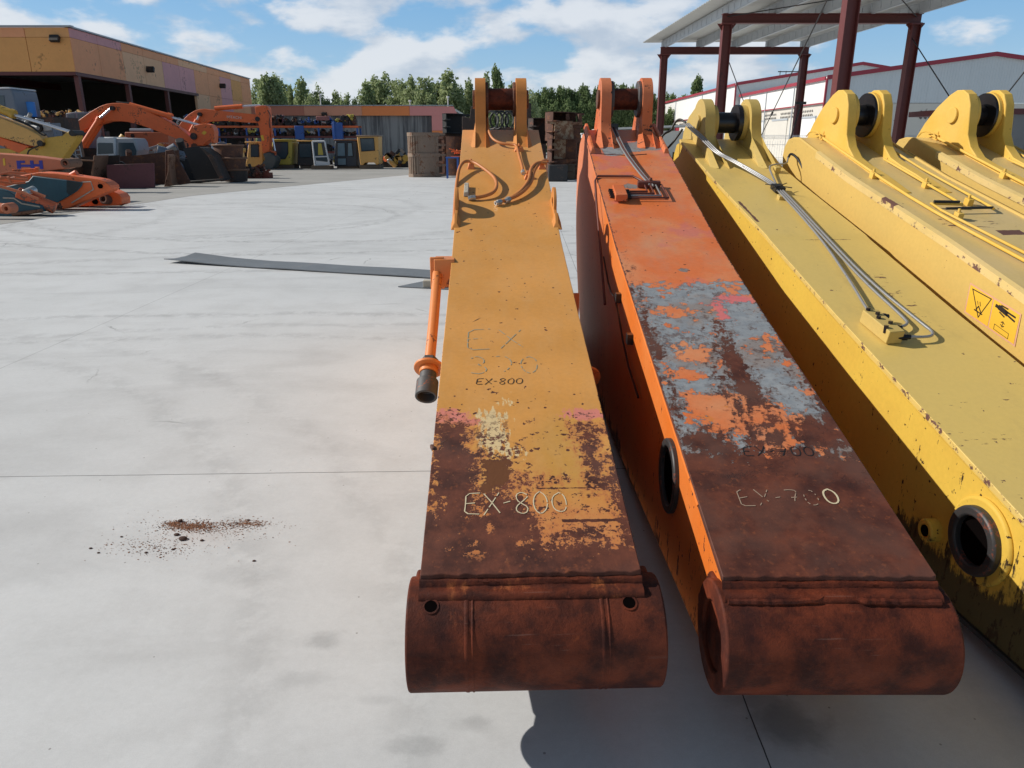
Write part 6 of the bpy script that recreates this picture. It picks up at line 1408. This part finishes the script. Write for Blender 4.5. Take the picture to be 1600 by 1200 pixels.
cab('excavator_cab', 'dark blue cab with pale blue glazing leaning against the tall ochre cab', 51.5, 522, 558, 218.5, 260, M['cab_navy'], [[(527, 223), (539, 223), (540, 244), (527, 244)], [(543, 223), (550, 223), (552, 244), (543, 244)], [(527, 247), (541, 247), (541, 258), (528, 258)]], M['rust_light'], glass='glass_blue') if 'cab_navy' in M else None
t = cab('excavator_cab', 'tall ochre cab with a big square window at the right end of the cab row', 50.9, 557, 592, 212, 258, M['yellow_ochre'], [[(563, 216.5), (584, 216), (585.5, 235), (565, 236.5)]], M['bucket_worn'], shape=[(563, 258), (557.5, 214), (559, 212), (591, 212), (592, 256), (588, 258), (585, 254), (570, 254), (567, 258)])
rnd = random.Random(21)
for k, (px, py, w_, h_, lb, ms) in enumerate(((604, 262, 1.0, 1.25, 'greasy engine block with pale rocker covers right of the tall ochre cab', ('dark', 'silver', 'orange')), (616, 262, 1.2, 1.1, 'ochre coloured gearbox among the engines right of the cabs', ('bucket_dark', 'yellow_ochre', 'silver')), (630, 262, 1.0, 1.3, 'dark engine with a yellow pipe left of the slatted bucket', ('dark', 'yellow', 'bucket_black')))):
    q = gnd(px, py); lump(rnd, (q.x, q.y + .6, .01), w_, 1.0, h_, [M[x] for x in ms], None, 'engine', lb, None, 'engine')
q = gnd(390, 279); t = thing('scrap_heap', 'low heap of reddish rusty track links on the ground before the cabs', 'scrap', (0, 0, 0))
for k in range(9): lump(rnd, (q.x - .9 + (k % 5) * .42, q.y + .3 + (k // 5) * .4, .005 + (k // 5) * .2), .55, .5, .45, [M['red_rust'], M['rust'], M['dark']] if 'red_rust' in M else [M['rust']], t, 'track_link')
# white cab shell among the scrap on the left
t = thing('excavator_cab', 'white stripped cab shell standing among the loader buckets', 'cab'); Y = 35.0
plate_y([(150, 262), (150, 217), (153, 214), (178, 214), (180, 217), (181, 262)], Y, 1.3, 'body', M['white'], t, .06); plate_y([(152.5, 224), (155, 223), (176, 223.5), (177, 240), (153, 241)], Y - .02, .03, 'window', M['glass'], t, 0)
plate_y([(180.5, 262), (180, 215), (208, 216), (212, 222), (215, 235), (214, 237), (210, 262)], Y + .1, 1.2, 'door', M['grey_cab_light'], t, .05) if 'grey_cab_light' in M else None
plate_y([(185, 223), (208, 223), (213, 236), (212, 244), (185, 244)], Y + .07, .03, 'window', M['glass'], t, 0)
t = thing('ladder', 'small aluminium ladder leaning between the yellow stick and the white cab', 'ladder'); Y = 30.6
for a, b in (((116, 229), (121, 258)), ((124, 228), (130, 257)), ((117, 235), (126, 234)), ((118, 242), (127, 241)), ((120, 249), (128, 248)), ((110, 238), (124, 248))): m = MB(); m.cyl(atY(*a, Y), atY(*b, Y), .022, 8); m.build('rail', M['galv_rail'], t)
for k, (px, py, Yp, w_, h_, lb, ms) in enumerate(((160, 262, 31.2, 1.3, 1.2, 'black greasy pump unit in front of the white cab', ('bucket_black', 'dark', 'bucket_dark')), (190, 262, 31.6, 1.2, 1.1, 'dark winch gear in front of the glazed white cab', ('dark', 'bucket_black', 'rust')), (285, 262, 36, 1.4, 1.6, 'dark oily gearbox behind the black loader bucket', ('bucket_black', 'grey_cab', 'grey_cab')), (310, 262, 37, 1.4, 1.7, 'slate grey engine behind the black loader bucket', ('bucket_black', 'grey_cab', 'dark')), (230, 262, 34, 1.5, 1.35, 'mossy grey machine casing behind the wide brown loader bucket', ('bucket_grey', 'dark', 'rust')), (345, 262, 45, 1.4, 1.7, 'dark slate engine pack behind the bucket shells', ('bucket_black', 'bucket_black', 'dark')))):
    q = atY(px, py, Yp); lump(rnd, (q.x, Yp, .01), w_, 1.0, h_, [M[x] for x in ms], None, 'machine_unit', lb, None, 'machine part')

rnd = random.Random(77)
for k, (px, Yp, w_, h_, ms) in enumerate([(70 + i * 22, 40 + (i * 37) % 7, 1.5 + (i % 3) * .4, 1.5 + ((i * 53) % 10) * .09, [('dark', 'rust', 'orange_dull'), ('bucket_black', 'olive', 'yellow'), ('bucket_dark', 'orange', 'rust_light'), ('dark', 'grey_cab', 'steel')][i % 4]) for i in range(13)]):
    q = atY(px, 240, Yp); lump(rnd, (q.x, Yp + 1.5, .01), w_, 1.2, h_, [M[x] for x in ms], None, 'machine_unit', 'greasy dark machine assembly crowded behind the loader buckets and the excavators', 'machine assemblies behind the loader buckets', 'machine part')
for k in range(12):
    px = 60 + k * 27; Yp = 36.5 + (k % 4) * 1.4; a = atY(px, 236 - (k * 7) % 14, Yp); b_ = atY(px + 26, 226 + (k * 11) % 16, Yp + .6); m = MB(); m.cyl(a, b_, .07 + .02 * (k % 3), 12); m.cyl(a, a + Vector((0, .3, 0)), .15, 14); m.box(((a.x + b_.x) / 2, Yp + .4, min(a.z, b_.z) / 2), (.5, .5, min(a.z, b_.z)))
    o = m.build('hydraulic_cylinder', [M['orange_dull'], M['rust'], M['steel'], M['yellow_ochre']][k % 4], bevel=.01); tag(o, 'scrap hydraulic cylinder lying on a block in the crowded scrap rows at the left', 'hydraulic cylinder', 'scrap cylinders among the rows at the left')

# ================================================================== trees and hills
def leafmat(name, c1, c2):
    s = Mat(name); s.coord(); n = s.noise(.5, 4, .6)
    gi = s.nt.nodes.new('ShaderNodeNewGeometry'); rp = V(s.nt, gi.outputs['Random Per Island'])
    s.b.inputs['Subsurface Weight'].default_value = 0
    c = s.mix(rp * .6 + n * .4, c1, c2)
    m_ = s.set(c, .7, spec=.3)
    tr = s.nt.nodes.new('ShaderNodeBsdfTranslucent'); s.nt.links.new(c.k, tr.inputs[0]); mx = s.nt.nodes.new('ShaderNodeMixShader'); mx.inputs[0].default_value = .45
    out = s.nt.nodes['Material Output']; s.nt.links.new(s.b.outputs[0], mx.inputs[1]); s.nt.links.new(tr.outputs[0], mx.inputs[2]); s.nt.links.new(mx.outputs[0], out.inputs[0])
    return m_
M['leaf'] = leafmat('poplar_leaves', (.22, .29, .13), (.42, .47, .25)); M['leaf_dark'] = leafmat('dark_leaves', (.11, .17, .065), (.25, .32, .14)); M['bark'] = simple('bark', (.10, .08, .06), .9, 0, .3, 4)
def tree_meshes(seed, h, wd, kind, nl):
    rnd = random.Random(seed); tr = MB(); tr.tube([(0, 0, 0), (rnd.uniform(-.2, .2), 0, h * .4), (rnd.uniform(-.3, .3), 0, h * .92)], [h * .016, h * .011, h * .003], 8)
    clumps = []
    nC = 16 if kind == 'poplar' else 22
    for i in range(nC):
        f = (i + .5) / nC; z = h * (.10 + .86 * f)
        if kind == 'poplar': env = wd / 2 * (math.sin(min(1, (1 - f) * 2.2 + .26) * math.pi * .5) ** .7) * (.6 + .4 * min(1, f * 4))
        else: env = wd / 2 * math.sqrt(max(.06, 1 - ((f - .42) / .60) ** 2))
        a = rnd.uniform(0, 6.28); rr = env * rnd.uniform(.1, .62); cr = env * rnd.uniform(.36, .58) + .25
        c = Vector((rr * math.cos(a), rr * math.sin(a), z + rnd.uniform(-.3, .3))); clumps.append((c, cr, cr * rnd.uniform(1.1, 1.9)))
        tr.tube([(0, 0, z - env * .7), tuple(c * .5 + Vector((0, 0, (z - env * .3) * .5))), tuple(c)], [h * .006, h * .004, h * .0015], 5)
    lf = MB()
    tot = sum(c[1] ** 2 for c in clumps)
    for c, cr, ch in clumps:
        for _ in range(int(nl * cr ** 2 / tot)):
            u = Vector((rnd.gauss(0, 1), rnd.gauss(0, 1), rnd.gauss(0, 1))).normalized() * rnd.random() ** .42 * rnd.uniform(.75, 1.12)
            p = c + Vector((u.x * cr, u.y * cr, u.z * ch)); s_ = rnd.uniform(.10, .24)
            q = Euler((rnd.uniform(0, 6.28), rnd.uniform(0, 6.28), rnd.uniform(0, 6.28))).to_matrix()
            vs = [lf.bm.verts.new(p + q @ Vector(v)) for v in ((-s_, -s_ * .6, 0), (s_ * .2, -s_, 0), (s_, s_ * .3, s_ * .2), (-s_ * .2, s_, 0))]
            lf.face(vs)
    return tr, lf
def proto(seed, h, wd, kind, nl, lm):
    tr, lf = tree_meshes(seed, h, wd, kind, nl)
    t = bpy.data.objects.new('tree', None); C.objects.link(t)
    tr.build('trunk', M['bark'], t); l = lf.build('crown', M[lm], t, smooth=0)
    return t
protos = {('poplar', i): proto(100 + i, 10, 3.4, 'poplar', 2600, 'leaf') for i in range(4)}
protos.update({('broad', i): proto(200 + i, 10, 6.0, 'broad', 3600, 'leaf') for i in range(3)}); protos.update({('dark', i): proto(300 + i, 10, 5.0, 'broad', 3600, 'leaf_dark') for i in range(3)}); protos[('dpop', 0)] = proto(400, 10, 3.0, 'poplar', 4200, 'leaf_dark')
used_p = set()
def put_tree(k, px, py, wpx, Y, label, group, i):
    src = protos[k]
    if k in used_p: t = copy_tree(src)
    else: t = src; used_p.add(k)
    p = atY(px, py, Y); h = p.z; d = Y * CP + .3 * SP
    wm = wpx * d / F; base = {'poplar': 3.4, 'broad': 6.0, 'dark': 5.0, 'dpop': 3.0}[k[0]]
    t.location = (p.x, Y, -.1); t.scale = (wm / base, wm / base, (h + .1) / 10.2); t.rotation_euler = (0, 0, i * 1.9)
    tag(t, label, 'tree', group)
rnd = random.Random(2)
G1 = 'green trees in a row behind the rear warehouse'
rows = [(397, 136, 20, 'broad'), (404, 121, 19, 'poplar'), (416, 111, 24, 'poplar'), (430, 115, 20, 'poplar'), (441, 124, 22, 'poplar'), (454, 131, 11, 'poplar'), (470, 118, 22, 'poplar'), (484, 146, 20, 'broad'), (494, 134, 32, 'broad'), (510, 152, 18, 'dark'), (523, 139, 15, 'poplar'), (532, 149, 14, 'broad'), (540, 148, 16, 'poplar'), (563, 156, 14, 'broad'),
        (571, 122, 20, 'poplar'), (584, 118, 24, 'poplar'), (598, 117, 24, 'poplar'), (615, 123, 22, 'poplar'), (629, 122, 22, 'poplar'), (643, 118, 20, 'poplar'), (655, 138, 30, 'broad'), (665, 119, 24, 'poplar'), (684, 124, 24, 'poplar'), (703, 109, 32, 'poplar'), (694, 138, 34, 'broad'), (716, 132, 20, 'broad'), (732, 120, 18, 'poplar'), (745, 142, 26, 'broad'), (760, 117, 18, 'poplar'), (790, 140, 30, 'broad'), (800, 125, 16, 'poplar'), (811, 130, 22, 'poplar'), (827, 142, 26, 'broad')]
for i, (px, py, wp, kd) in enumerate(rows):
    Y = 112 + rnd.uniform(-5, 9)
    k = (kd, i % (4 if kd == 'poplar' else 3)); put_tree(k, px, py, wp * 1.45, Y, 'slender green poplar in the tree row behind the rear warehouse' if kd == 'poplar' else 'broad green tree in the tree row behind the rear warehouse', G1, i)
put_tree(('dpop', 0), 777, 101, 24, 108, 'tall narrow dark poplar seen between the lugs of the ochre arm', None, 3)
put_tree(('dpop', 0), 1094, 117, 27, 175, 'dark leaning poplar above the white warehouse roof under the canopy', None, 7)
G2 = 'dense dark trees behind the two orange arms'
i = 0
for px in range(836, 1078, 11):
    for row in range(3):
        i += 1; x = px + rnd.uniform(-4, 4) + row * 4; top = 139 - 6 * math.sin((x - 836) / 48.0) + rnd.uniform(-6, 8) + row * -1 + (6 if x > 1010 else 0)
        if row == 2: top += 22
        put_tree(('dark', i % 3), x, top, 27, 150 - row * 9, 'dark green tree in the dense wood behind the orange arms', G2, i)
for k, px in enumerate(range(398, 560, 12)): put_tree(('dark', k % 3), px, 152 + (k * 7) % 9 - (3 if px < 480 else 0), 26, 122, 'low dark tree filling the gaps behind the rear warehouse', 'low dark trees behind the rear warehouse', k)
for k, px in enumerate(range(572, 840, 13)): put_tree(('broad', k % 3), px, 142 + (k * 5) % 11, 28, 121, 'low green tree between the poplars behind the rear warehouse', 'low green trees between the poplars', k)
def hills():
    m = MB(); rows = [[], []]; Y = 3200
    for i in range(141):
        px = -500 + i * 20; zt = 60 + 55 * mnoise.noise(Vector((i * .12, 0, 0))) + 25 * mnoise.noise(Vector((i * .4, 3, 0)))
        x = atY(px, 200, Y).x; zz = atY(px, 160, Y).z * (.62 + .38 * math.exp(-((px - 556) / 45.0) ** 2)) + zt * .25 - 15
        rows[0].append(Vector((x, Y, -5))); rows[1].append(Vector((x, Y + 300, max(20, zz))))
    m.grid(rows); back = [Vector((p.x, Y + 900, -5)) for p in rows[1]]; m.grid([rows[1], back]); o = m.build('hills', M['hill'], smooth=0); tag(o, kind='structure')
M['hill'] = simple('haze_tinted_hills', (.075, .14, .22), .95, 0, .1, .01); hills()  # bluish air haze painted into the hill colour
